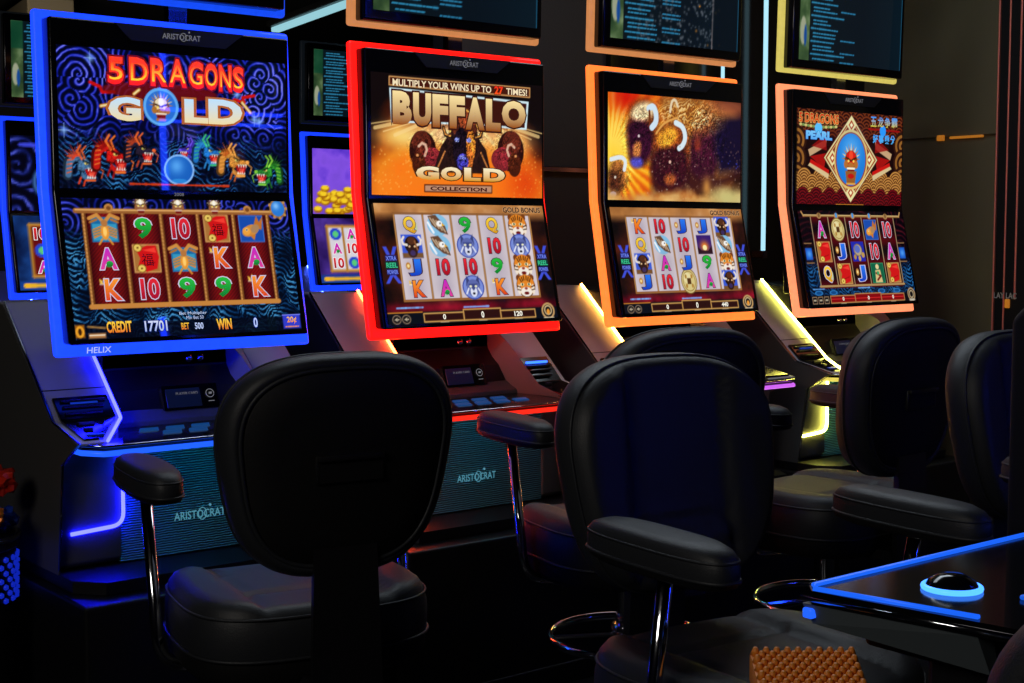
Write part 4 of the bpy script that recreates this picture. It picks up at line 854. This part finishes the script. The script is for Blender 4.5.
# ------------------------------------------------------------------ the slot machine
def wing_profile(off=0.0):
    o = off
    return [(.30, 1.105 + o), (.197 - o * .3, 1.105 + o), (-.105 - o, .835), (-.262 - o, .803), (-.262 - o, .80), (.30, .80)]
FR = [(0.0, 1.80), (-.02, 1.38), (-.095, .985)]
def machine(loc, rz, art, frame_col, wing_col, lip_col, topper_col, label, group=None, low_detail=False, reader=True, right_led=(40, 90, 255), wing_strength=46.0, fs=1.0, topper_glow=None):
    r = empty('slot_machine', loc, rz, label, 'slot machine', group)
    topA, lowA, tpA = SETS[art]
    mf = glow('frame_glow', tuple(v * fs for v in frame_col)); mw = glow('strip_glow', wing_col, 0) if isinstance(wing_col[2], float) else emis('strip_glow', wing_col, wing_strength); ml = emis('lip_glow', lip_col, 1.3); mt = glow('topper_glow', topper_glow) if topper_glow else emis('topper_glow', topper_col, 1.0, .06)
    # body behind the screens and lower box
    mk('cabinet', M['satin_black'], r, lambda bm: (box(bm, .12, .556, .03, .075, 1.06, 1.79, .008), box(bm, .15, .54, .05, .42, .80, 1.09, .008), box(bm, .02, .656, .0, .46, .48, .80, .01)))
    def fr(bm):
        prism(bm, [(0, 1.80), (-.02, 1.38), (-.095, .985), (-.072, .985), (.002, 1.378), (.022, 1.80)], 0, .683, .009, 3)
    mk('led_frame', mf, r, fr, 'auto')
    mk('frame_back', M['gloss_black'], r, lambda bm: prism(bm, [(.0225, 1.78), (.0025, 1.375), (-.0715, 1.0), (-.04, 1.0), (.03, 1.37), (.04, 1.78)], .03, .646, .006))
    mk('screen_bezel', M['gloss_black'], r, lambda bm: prism(bm, [(.005, 1.779), (-.0475, 1.779), (-.0500, 1.372), (-.135, 1.016), (-.085, 1.016), (-.012, 1.38)], .021, .654, .006, 3), 'auto')
    us = make_screen('upper_screen', topA, (.036, -.0492, 1.714), (.643, -.0492, 1.714), (.036, -.0513, 1.381), r)
    ls = make_screen('lower_screen', lowA, (.034, -.0605, 1.358), (.635, -.0605, 1.358), (.034, -.1345, 1.028), r)
    b = mk('header_badge', M['badge'], r, lambda bm: hull(bm, [(.180, -.046, 1.778), (.526, -.045, 1.778), (.474, -.046, 1.738), (.221, -.046, 1.738)], [(.182, -.049, 1.777), (.524, -.049, 1.777), (.473, -.05, 1.739), (.222, -.05, 1.739)]))
    logo(b, .302, 1.750, .102, .014, -.0505, M['badge_text'])
    # topper display
    tz = 1.84; th = .42
    mk('topper_frame', mt, r, lambda bm: prism(bm, [(0, tz), (-.012, tz + th), (.010, tz + th), (.022, tz)], 0, .676, .009, 3), 'auto')
    mk('topper_bezel', M['gloss_black'], r, lambda bm: prism(bm, [(.005, tz + .014), (-.04, tz + .014), (-.05, tz + th - .014), (0, tz + th - .014)], .021, .650, .006, 3), 'auto')
    make_screen('topper_screen', tpA, (.05, -.0525, tz + .376), (.628, -.0525, tz + .376), (.05, -.0435, tz + .042), r)
    mk('topper_post', M['chrome_dark'], r, lambda bm: (box(bm, .36, .41, .035, .06, 1.74, 1.9), box(bm, .12, .56, .025, .07, 1.86, 2.2, .008)))
    # console wings
    def wingL(bm):
        prism(bm, [(.30, 1.105), (.197, 1.105), (-.105, .835), (-.105, .80), (.30, .80)], -.012, .146, .003, 2)
        hull(bm, [(-.012, -.1, .8005), (.146, -.1, .8005), (.045, -.262, .8005), (-.012, -.262, .8005)], [(-.012, -.1, .836), (.146, -.1, .836), (.045, -.262, .804), (-.012, -.262, .804)])
    def wingR(bm):
        prism(bm, wing_profile(), .56, .69, .003, 2)
        hull(bm, [(.56, .20, 1.10), (.56, -.105, .836), (.56, -.262, .803), (.56, .2, .80)], [(.52, .19, 1.06), (.50, -.06, .96), (.54, -.16, .838), (.54, .2, .80)])
    wl = mk('side_wing', M['silver'], r, wingL, 'auto'); wr = mk('side_wing', M['silver'], r, wingR, 'auto')
    mk('wing_side', M['side_skin'], wl, lambda bm: prism(bm, [(.42, 1.10), (.205, 1.10), (-.10, .835), (-.25, .80), (-.15, .74), (-.12, .48), (.42, .48)], -.016, -.0125))
    mk('wing_side', M['side_skin'], wr, lambda bm: prism(bm, [(.42, 1.10), (.205, 1.10), (-.10, .835), (-.25, .80), (-.15, .74), (-.12, .48), (.42, .48)], .6905, .694))
    mk('edge_trim', M['chrome_dark'], wl, lambda bm: tube(bm, [(-.014, .197, 1.107), (-.014, -.107, .836), (-.014, -.264, .803), (-.014, -.16, .745), (-.014, -.122, .49)], .0028, 6))
    sl = (-.105 - .197) / (.835 - 1.105)
    yz = lambda z, o=0: (.197 + (z - 1.105) * sl * 1.0 - o, z + o * .8)
    mk('wing_seam', M['matte_black'], wl, lambda bm: prism(bm, [yz(.902, .0006), yz(.904, .0006), yz(.904, -.004), yz(.902, -.004)], -.010, .144))
    # light strips
    ys = -.107
    def strip(bm):
        tube(bm, arc_path([(.150, .20, 1.109), (.150, -.108, .836), (.05, -.266, .8065)], .006, 3), .0042, 8)
    mk('led_strip', mw, r, strip, True)
    def strip2(bm):
        tube(bm, arc_path([(.150, -.112, .755), (.150, -.112, .578), (.02, -.112, .570)], .03, 6), .0048, 8)
    mk('led_strip', mw, r, strip2, True)
    # bill acceptor and ticket printer
    prof = lambda d, z: [yz(z, d), (-.105 - d, .835 + d * .3), (-.25, .806 + d), (-.25, .802), (-.10, .83), yz(z, -.004)]
    def acceptor(bm):
        prism(bm, [yz(.884, .006), yz(.836, .006), yz(.836, -.004), yz(.884, -.004)], .004, .138, .002)
        hull(bm, [(.004, -.108, .83), (.134, -.108, .83), (.048, -.245, .803), (.004, -.245, .803)], [(.004, -.108, .840), (.134, -.108, .840), (.048, -.245, .8115), (.004, -.245, .8115)])
    ba = mk('bill_acceptor', M['gloss_black'], r, acceptor)
    def slots(par, x0, x1):
        for k, z in enumerate((.874, .862, .848)):
            y, zz = yz(z, .0072); mk('slot_bar', M['satin_black'], par, lambda bm: box(bm, x0, x1 - .01 * k, y - .006, y + .002, zz - .0028, zz + .0028, .001))
        for y, zz in ((-.145, .8345), (-.185, .826)): mk('slot_bar', M['satin_black'], par, lambda bm: box(bm, x0 + .01, x1 - .06 - (y < -.15) * .02, y - .006, y + .006, zz - .003, zz + .003, .001))
    slots(ba, .018, .128)
    def slit(bm, x0, x1, z, h):
        y, zz = yz(z, .0085); box(bm, x0, x1, y - .004, y + .002, zz - h, zz + h)
    mk('slot_light', M['slot_dim'], ba, lambda bm: slit(bm, .04, .105, .868, .002)); mk('tray_light', M['slot_dim'], ba, lambda bm: box(bm, .02, .062, -.225, -.21, .8175, .8185))
    tp = mk('ticket_printer', M['gloss_black'], r, lambda bm: prism(bm, prof(.006, .90), .556, .672, .002))
    slots(tp, .57, .66)
    mk('slot_light', M['slot_blue'], tp, lambda bm: slit(bm, .575, .655, .884, .0032))
    # recess with the player panel
    mk('console_face', M['satin_black'], r, lambda bm: prism(bm, [(.13, 1.02), (.005, .885), (-.012, .838), (.25, .80), (.25, 1.02)], .15, .56))
    mk('console_trim', M['trim_grey'], r, lambda bm: prism(bm, [(-.012, .838), (-.05, .814), (-.05, .801), (.0, .801)], .152, .55, .002))
    cp = mk('card_panel', M['gloss_black'], r, lambda bm: hull(bm, [(.30, .012, .886), (.455, .012, .886), (.455, -.008, .828), (.30, -.008, .828)], [(.302, -.006, .892), (.453, -.006, .892), (.453, -.028, .832), (.302, -.028, .832)]))
    def disp(bm): hull(bm, [(.31, -.0075, .886), (.405, -.0075, .886), (.405, -.0265, .838), (.31, -.0265, .838)], [(.311, -.0085, .885), (.404, -.0085, .885), (.404, -.0275, .839), (.311, -.0275, .839)])
    mk('card_display', emis('card_blue', (5, 12, 34), 1.0), cp, disp)
    text_plate('display_text', 'PLAYER CARD', 0.0, (.338, -.0155, .868), (.06, 0, 0), (0, .0025, .0065), M['badge_text'], cp)
    text_plate('display_text', '50', 0.0, (.317, -.017, .864), (.015, 0, 0), (0, .004, .010), emis('display_mark', (170, 190, 130), .8), cp)
    mk('tap_symbol', M['badge_text'], cp, lambda bm: (tube(bm, [(.43 + .011 * math.cos(a * .4188), -.0185 + .004 * math.sin(a * .4188), .868 + .010 * math.sin(a * .4188)) for a in range(15)], .0009, 5, True), box(bm, .427, .434, -.021, -.018, .866, .871), box(bm, .424, .44, -.0255, -.0235, .848, .8495)))
    mk('camera_lens', M['chrome'], r, lambda bm: [bmesh.ops.create_uvsphere(bm, u_segments=14, v_segments=10, radius=.011, matrix=Matrix.Translation((x, .038, .956))) for x in (.40, .432)], True)
    mk('lens_plate', M['gloss_black'], r, lambda bm: prism(bm, [(.14, 1.03), (.05, .975), (.05, .935), (.14, .935)], .17, .53, .004))
    # deck
    def deck(bm):
        hull(bm, [(-.004, .0, .785), (-.004, -.245, .785), (.03, -.29, .785), (.64, -.29, .785), (.682, -.245, .785), (.682, 0, .785)], [(-.004, .0, .8015), (-.004, -.25, .8015), (.03, -.298, .8015), (.64, -.298, .8015), (.682, -.25, .8015), (.682, 0, .8015)])
    mk('button_deck', M['gloss_black'], r, deck)
    rim = [(-.006, -.02), (-.006, -.25), (.028, -.30), (.642, -.30), (.684, -.25), (.684, -.02)]
    mk('deck_rim', M['chrome'], r, lambda bm: tube(bm, [(x, y, .7985) for x, y in rim], .0032, 8), True)
    mk('deck_light', ml, r, lambda bm: tube(bm, [(x, y * .985, .7815) for x, y in rim], .0065, 8), True)
    for k in range(8):
        i, j = k % 4, k // 4; x = .20 + i * .068 + j * .03; y = -.10 - j * .065
        mk('button', M['button_teal'], r, lambda bm: hull(bm, [(x, y, .8012), (x + .05, y, .8012), (x + .03, y - .045, .8012), (x - .02, y - .045, .8012)], [(x + .002, y - .002, .8045), (x + .048, y - .002, .8045), (x + .028, y - .043, .8045), (x - .018, y - .043, .8045)]))
    # lower front
    mk('lower_pillar', M['side_skin'], r, lambda bm: prism(bm, [(.2, .785), (-.108, .785), (-.108, .50), (-.09, .485), (.2, .485)], -.012, .146, .004), 'auto')
    mk('lower_pillar', M['side_skin'], r, lambda bm: prism(bm, [(.2, .785), (-.108, .785), (-.108, .50), (-.09, .485), (.2, .485)], .60, .69, .004), 'auto')
    g = mk('front_grille', M['grille'], r, lambda bm: prism(bm, [(.0, .785), (-.095, .785), (-.10, .484), (.0, .484)], .146, .60))
    logo(g, .286, .566, .14, .021, -.1015, M['logo_teal'])
    mk('under_light', M['teal_led'], r, lambda bm: box(bm, .2, .56, -.20, -.185, .778, .784))
    mk('foot_plate', M['satin_black'], r, lambda bm: hull(bm, [(-.014, .4, .452), (-.014, -.20, .452), (.04, -.262, .452), (.65, -.262, .452), (.692, -.2, .452), (.692, .4, .452)], [(-.014, .4, .481), (-.014, -.20, .481), (.04, -.265, .481), (.65, -.265, .481), (.692, -.2, .481), (.692, .4, .481)]))
    return r
def stand(x, y, rz, label):
    o = mk('slot_stand', M['satin_black'], None, lambda bm: (box(bm, -.04, .715, -.333, .48, .0, .45, .006), box(bm, -.045, .72, -.338, .485, .0, .06, .004)))
    o.location = (x, y, 0); o.rotation_euler = (0, 0, rz); tag(o, label, 'stand', 'stands under the slot machines'); return o

XS = (0, .871, 1.746, 2.628)
BLUE = (.014, .088, 2.4); RED = (2.4, .012, .008); ORANGE = (1.9, .30, .045); PEACH = (1.5, .37, .16); TAN = (206, 132, 78); YEL = (214, 196, 96)
m1 = machine((XS[0], 0, .0), 0, 'dragon', BLUE, (.36, .40, 78.0), (30, 90, 255), (20, 76, 246), 'blue-lit slot machine with dragon artwork at the left end of the row')
m2 = machine((XS[1], 0, .0), 0, 'buffalo', RED, (255, 70, 30), (255, 40, 24), TAN, 'red-lit slot machine showing a buffalo gold title screen')
m3 = machine((XS[2], 0, .0), 0, 'herd', ORANGE, (255, 170, 70), (190, 90, 220), TAN, 'orange-lit slot machine showing a charging buffalo herd')
m4 = machine((XS[3], -.01, .0), 0, 'diamond', PEACH, (228, 220, 90), (210, 190, 80), YEL, 'peach-lit slot machine with a dragon diamond emblem and yellow light strips')
for o, t_ in ((m1, 'HELIX'),):
    text_plate('frame_lettering', 'HELIX', .01, (.075, -.0955, .9925), (.06, 0, 0), (0, -.003, .0145), M['white_text'], bpy.data.objects[[c.name for c in o.children if c.name.startswith('led_frame')][0]])
bz = [c for c in m1.children if c.name.startswith('screen_bezel')][0]
text_plate('bezel_lettering', '2008', .01, (.325, -.0525, 1.3675), (.026, 0, 0), (0, 0, .008), M['badge_text'], bz)
for k, x in enumerate(XS):
    stand(x, -.01 if k == 3 else 0, 0, ('low black stand under the blue-lit dragon machine', 'low black stand under the red-lit buffalo machine', 'low black stand under the orange-lit herd machine', 'low black stand under the peach-lit diamond machine')[k])
op = machine((2.50, -3.3, .08), math.pi, 'back0', (.16, .9, 20), (16, 54, 255), (30, 84, 246), (20, 76, 246), 'blue-lit machine across the aisle, seen only as blue bars reflected in the dragon display', topper_glow=(.2, .9, 26), wing_strength=4)
stand(2.50, -3.3, math.pi, 'black stand under the machine across the aisle').scale = (1, 1, .531 / .45)
b0 = machine((.973, 3.05, 0), 0, 'back0', BLUE, (60, 90, 255), (30, 84, 246), (10, 12, 14), 'distant blue-lit machine seen past the left edge of the dragon machine', 'machines in the row behind', fs=.7)
b1 = machine((2.515, 3.05, 0), 0, 'back1', BLUE, (60, 90, 255), (30, 84, 246), (10, 14, 18), 'distant machine with purple gold-coin screen between dragon and red machines', 'machines in the row behind', fs=.7)
stand(.973, 3.05, 0, 'black stand under the distant machine left of the dragon machine'); stand(2.515, 3.05, 0, 'black stand under the distant purple-screen machine')

# ------------------------------------------------------------------ stools
def sup(t, n): c, s = math.cos(t), math.sin(t); return math.copysign(abs(c) ** (2 / n), c), math.copysign(abs(s) ** (2 / n), s)
ZC = .858; BY = -.225
def back_pt(s, t, y):
    u, v = sup(t, 3.4); x = u * .214 * s; z = v * .196 * s
    x *= 1 + .16 * (v * s) - .12 * (v * s) ** 2 * (1 if v > 0 else .4)
    z += .012 * (1 - (u * s) ** 2) * (1 if v > 0 else 0)
    return x, y + BY + .42 * x * x - .13 * z, z + ZC
def back_front(x, z):
    zz = z - ZC; d = 0
    d += .014 / (1 + math.exp(-(abs(x) - .105) * 120))                      # side bolsters
    d -= .010 * math.exp(-((abs(x) - .098) / .008) ** 2)                    # seams
    if abs(x) < .1: d += .016 / (1 + math.exp((zz + .075) * 110)) - .010 * math.exp(-((zz + .075) / .008) ** 2)
    return d
def rings(bm, fn, layers, n, disp=None, cap0=True, cap1=True):
    R = []
    for s, y in layers:
        if s == 0: R.append([bm.verts.new(fn(0, 0, y))])
        else: R.append([bm.verts.new(fn(s, 2 * math.pi * k / n, y)) for k in range(n)])
    for A, B in zip(R, R[1:]):
        for k in range(n):
            k2 = (k + 1) % n
            if len(A) == 1: bm.faces.new((A[0], B[k], B[k2]))
            elif len(B) == 1: bm.faces.new((A[k], A[k2], B[0]))
            else: bm.faces.new((A[k], A[k2], B[k2], B[k]))
    if disp:
        for ring in R:
            for v in ring: v.co += disp(v.co)
def make_stool(label, loc, rz, group):
    r = empty('casino_stool', loc, rz, label, 'stool', group)
    n = 72
    front = [(0, .034)] + [(k / 16, .034) for k in range(1, 15)] + [(.93, .031), (.97, .02), (.99, .004), (1.0, -.012), (.99, -.028), (.965, -.040), (.93, -.047), (.895, -.048), (.872, -.042), (.868, -.036)]
    def dsp(co):
        z = co.z - ZC; base = BY + .42 * co.x * co.x - .13 * z
        if co.y - base < .028: return Vector((0, 0, 0))
        e = min(1, max(0, (1 - max(abs(co.x) / .22, abs(z) / .2)) * 8))
        return Vector((0, back_front(co.x, co.z) * e, 0))
    b = mk('backrest', M['leather'], r, lambda bm: rings(bm, back_pt, front, n, dsp), True)
    mk('back_panel', M['leather_shell'], b, lambda bm: rings(bm, back_pt, [(.868, -.036), (.862, -.044), (.84, -.048), (.6, -.050), (.3, -.052), (0, -.053)], n), True)
    mk('piping', M['leather'], b, lambda bm: (tube(bm, [back_pt(.874, 2 * math.pi * k / n, -.046) for k in range(n)], .0042, 6, True), tube(bm, [back_pt(.985, 2 * math.pi * k / n, .012) for k in range(n)], .003, 6, True)), True)
    def hand(bm):
        y = lambda z: BY - .054 - .13 * (z - ZC)
        z0, z1 = ZC - .018, ZC + .030
        for (xa, xb, za, zb, d) in ((-.062, .062, z1 - .009, z1 + .002, .009), (-.062, .062, z0 - .002, z0 + .005, .004), (-.064, -.056, z0, z1, .005), (.056, .064, z0, z1, .005)):
            box(bm, xa, xb, y(za) - d, y(za) + .006, za, zb, .002)
    h = mk('grab_handle', M['satin_black'], b, hand, 'auto')
    mk('handle_recess', M['matte_black'], h, lambda bm: box(bm, -.057, .057, BY - .0565 - .13 * .006, BY - .045, ZC - .017, ZC + .024))
    # seat
    def seat_pt(s, t, z):
        u, v = sup(t, 3.2); x = u * .235 * s * (1 - .05 * v * s); y = v * .225 * s + .02
        return x, y, z - .02 * max(0, (y - .12) / .12) ** 2
    def sd(co):
        if co.z < .575: return Vector((0, 0, 0))
        e = min(1, max(0, (1 - max(abs(co.x) / .235, abs(co.y - .02) / .225)) * 8)); x, y = co.x, co.y
        d = .012 / (1 + math.exp(-(abs(x) - .13) * 110)) - .009 * math.exp(-((abs(x) - .122) / .008) ** 2) - .007 * math.exp(-((y + .06) / .009) ** 2) * (abs(x) < .125)
        return Vector((0, 0, d * e))
    lay = [(0, .605)] + [(k / 16, .605) for k in range(1, 15)] + [(.93, .600), (.97, .588), (.995, .570), (1.0, .55), (.995, .525), (.985, .512)]
    s_ = mk('seat', M['leather'], r, lambda bm: rings(bm, seat_pt, lay, n, sd), True)
    mk('piping', M['leather'], s_, lambda bm: (tube(bm, [seat_pt(1.0, 2 * math.pi * k / n, .513) for k in range(n)], .0035, 6, True), tube(bm, [seat_pt(.985, 2 * math.pi * k / n, .588) for k in range(n)], .0028, 6, True)), True)
    mk('seat_pan', M['leather_shell'], r, lambda bm: rings(bm, seat_pt, [(.985, .512), (.98, .48), (.93, .462), (.6, .455), (0, .455)], n), True)
    mk('back_bracket', M['satin_black'], r, lambda bm: hull(bm, [(-.068, -.17, .452), (.068, -.17, .452), (.068, -.268, .47), (.062, -.2, .68), (-.062, -.2, .68), (-.068, -.268, .47)][:4] and [(-.068, -.05, .452), (.068, -.05, .452), (.068, -.25, .456), (-.068, -.25, .456)], [(-.062, -.03, .47), (.062, -.03, .47), (.06, -.235, .48), (-.06, -.235, .48)]), False)
    mk('back_bracket', M['satin_black'], r, lambda bm: hull(bm, [(-.068, -.262, .456), (.068, -.262, .456), (.06, -.258, .72), (-.06, -.258, .72)], [(-.066, -.246, .456), (.066, -.246, .456), (.058, -.242, .72), (-.058, -.242, .72)]), False)
    # arms
    for d in (-1, 1):
        cx = d * .262
        def pad_pt(s, t, z, cx=cx):
            u, v = sup(t, 2.8); return cx + u * .043 * s, .085 + v * .158 * s, z + .012
        p = mk('armrest', M['leather'], r, lambda bm: rings(bm, pad_pt, [(0, .833), (.5, .833), (.8, .831), (.92, .825), (.985, .815), (1.0, .803), (1.0, .792), (.985, .784)], 44), True)
        mk('piping', M['leather'], p, lambda bm: (tube(bm, [pad_pt(1.0, 2 * math.pi * k / 44, .786) for k in range(44)], .0032, 6, True), tube(bm, [pad_pt(.985, 2 * math.pi * k / 44, .813) for k in range(44)], .0022, 6, True)), True)
        mk('armrest_base', M['leather_shell'], p, lambda bm: rings(bm, pad_pt, [(.985, .784), (.97, .777), (.86, .772), (0, .772)], 44), True)
        mk('arm_tube', M['chrome'], r, lambda bm: tube(bm, arc_path([(cx, .10, .785), (d * .256, .045, .46), (d * .10, .035, .447)], .055, 8), .0115, 12), True)
    # post, foot ring and base
    mk('post', M['chrome'], r, lambda bm: (lathe(bm, [(.0, .46), (.075, .46), (.075, .452), (.03, .445), (.0235, .44), (.0235, .03), (0, .03)], 28)), 'auto')
    mk('foot_ring', M['chrome'], r, lambda bm: (torus(bm, .185, .0105, (0, 0, .30)), lathe(bm, [(.033, .28), (.036, .285), (.036, .325), (.033, .33), (.024, .33)], 28),
        [tube(bm, [(.03 * math.cos(a), .03 * math.sin(a), .305), (.18 * math.cos(a), .18 * math.sin(a), .30)], .007, 8) for a in (.6, 2.694, 4.788)]), 'auto')
    mk('base', M['satin_black'], r, lambda bm: lathe(bm, [(0, .035), (.06, .035), (.2, .02), (.23, .008), (.23, 0), (0, 0)], 40), 'auto')
    return r
G = 'black leather casino stools'
a_ = make_stool('black stool seen squarely from behind, in front of the blue-lit dragon machine', (.135, -.95, 0), rad(-10), G)
def stool(label, loc, deg):
    s = copy_tree(a_); s.location = loc; s.rotation_euler = (0, 0, rad(deg)); s['label'] = label; return s
stool('black stool facing the red-lit machine, half hidden behind the turned centre stool', (1.105, -.855, 0), -10)
stool('black stool with its back turned, in front of the orange-lit herd machine', (1.755, -.94, 0), 3)
stool('black stool with its padded front and seat toward us, orange studded object on its seat', (.47, -1.82, 0), 174)
stool('black stool at right whose padded front faces away from the glowing machines', (1.52, -1.86, 0), 176)
stool('nearest black stool, only the rim of its back at the lower right corner', (-.108, -2.912, 0), -69)

# ------------------------------------------------------------------ the console opposite, lower right
oc = empty('slot_console', (.207, -2.13, 0), 0, 'black glossy console deck with bright blue edge light at lower right', 'console')
mk('deck_top', M['gloss_black'], oc, lambda bm: hull(bm, [(0.02, 0, .79), (.86, 0, .79), (.86, -.34, .79), (.052, -.34, .79), (0, -.02, .79)], [(.02, 0, .808), (.86, 0, .808), (.86, -.34, .808), (.052, -.34, .808), (0, -.02, .808)]))
mk('edge_light', emis('edge_blue', (24, 96, 240), 1.1), oc, lambda bm: tube(bm, [(.05, -.235, .809), (.006, -.02, .809), (.022, -.006, .809), (.86, -.006, .809)], .0045, 8), True)
mk('corner_light', emis('corner_blue', (30, 90, 245), 1.3), oc, lambda bm: box(bm, -.002, .012, -.022, -.006, .770, .784, .003))
mk('side_panel', M['trim_grey'], oc, lambda bm: hull(bm, [(.0, -.005, .789), (.03, -.005, .789), (.07, -.24, .789), (.04, -.24, .789)], [(.01, -.015, .762), (.035, -.015, .762), (.09, -.24, .735), (.07, -.24, .735)]))
mk('rim', M['chrome'], oc, lambda bm: tube(bm, [(-.002, -.005, .797), (.05, -.33, .797)], .004, 8), True)
mk('body', M['satin_black'], oc, lambda bm: (box(bm, .11, .86, -.36, -.12, .0, .75, .01), box(bm, .095, .86, -.34, -.03, .72, .79, .01)))
tp_ = empty('machine_side', (.93, -1.99, 0), 0, 'tall plain black upright at the right edge beside the right stool', 'cabinet')
mk('body', M['matte_black'], tp_, lambda bm: prism(bm, [(-.06, 0), (-.06, 1.19), (.0, 1.13), (.0, 0)], -.02, .10, .015, 3), 'auto')
pb = mk('play_button', M['gloss_black'], oc, lambda bm: lathe(bm, [(0, .829), (.018, .827), (.030, .820), (.035, .812), (.035, .806), (0, .806)], 36, (.150, -.13)), 'auto')
mk('button_light', emis('button_blue', (60, 130, 255), 3.0), pb, lambda bm: torus(bm, .036, .004, (.150, -.13, .811)), True)
for k in range(3): mk('deck_button', emis('deck_button_blue', (20, 90, 220), .9), oc, lambda bm: box(bm, .17 + k * .055, .215 + k * .055, -.245, -.215, .808, .814, .002))

# ------------------------------------------------------------------ small things
st = empty('studded_box', (.338, -2.045, .615), rad(-38.9), 'amber wedge-shaped box with rows of studs on its sloping top, at the bottom edge', 'box')
mk('body', M['amber'], st, lambda bm: prism(bm, [(-.06, 0), (.06, 0), (.06, .045), (-.06, .004)], -.078, .078, .003), 'auto')
def bumps(bm):
    for j in range(13):
        for i in range(10 - j % 2):
            x = -.0702 + (i + .5 * (j % 2)) * .0156; y = -.054 + j * .009
            bmesh.ops.create_cone(bm, cap_ends=True, segments=8, radius1=.0078, radius2=.0035, depth=.012, matrix=Matrix.Translation((x, y, .004 + (y + .06) * .342 + .005)) @ Matrix.Rotation(.33, 4, 'X'))
o = mk('stud', M['amber'], st, bumps, True); o['kind'] = 'stuff'
lb = empty('litter_bin', (-.2, .02, 0), 0, 'blue-lit perforated bin at the left edge beside the dragon machine', 'bin')
mk('body', M['satin_black'], lb, lambda bm: lathe(bm, [(0, 0), (.115, 0), (.13, .545), (.137, .55), (.137, .575), (.125, .575), (.11, .02), (0, .02)], 32), 'auto')
mk('rim', M['chrome_dark'], lb, lambda bm: torus(bm, .134, .008, (0, 0, .572)), True)
def studs(bm):
    for j in range(7):
        for k in range(26):
            a = 2 * math.pi * (k + .5 * (j % 2)) / 26; z = .43 + j * .016; R = .1155 + .015 * z / .55 + .001
            bmesh.ops.create_icosphere(bm, subdivisions=1, radius=.0075, matrix=Matrix.Translation((R * math.cos(a), R * math.sin(a), z)))
o = mk('stud', emis('stud_blue', (16, 40, 200), .7), lb, studs, True); o['kind'] = 'stuff'
def crumple(name, label, loc, col, r, seed):
    m = mat('foil_' + name, col, .3, metal=.4)
    def f(bm):
        bmesh.ops.create_icosphere(bm, subdivisions=3, radius=r); q = random.Random(seed)
        for v in bm.verts: v.co *= .72 + .5 * q.random(); v.co.z *= .8
    o = mk(name, m, None, f); o.location = loc; tag(o, label, 'wrapper'); return o
crumple('crumpled_wrapper', 'crumpled red wrapper on top in the bin at the left edge', (-.12, -.02, .70), (230, 50, 24), .045, 1)
crumple('crumpled_wrapper', 'crumpled blue foil wrapper under the red one in the bin', (-.105, .01, .605), (30, 70, 190), .038, 2)
crumple('crumpled_wrapper', 'crumpled orange wrapper in the bin at the left edge', (-.165, -.085, .63), (226, 120, 30), .036, 3)
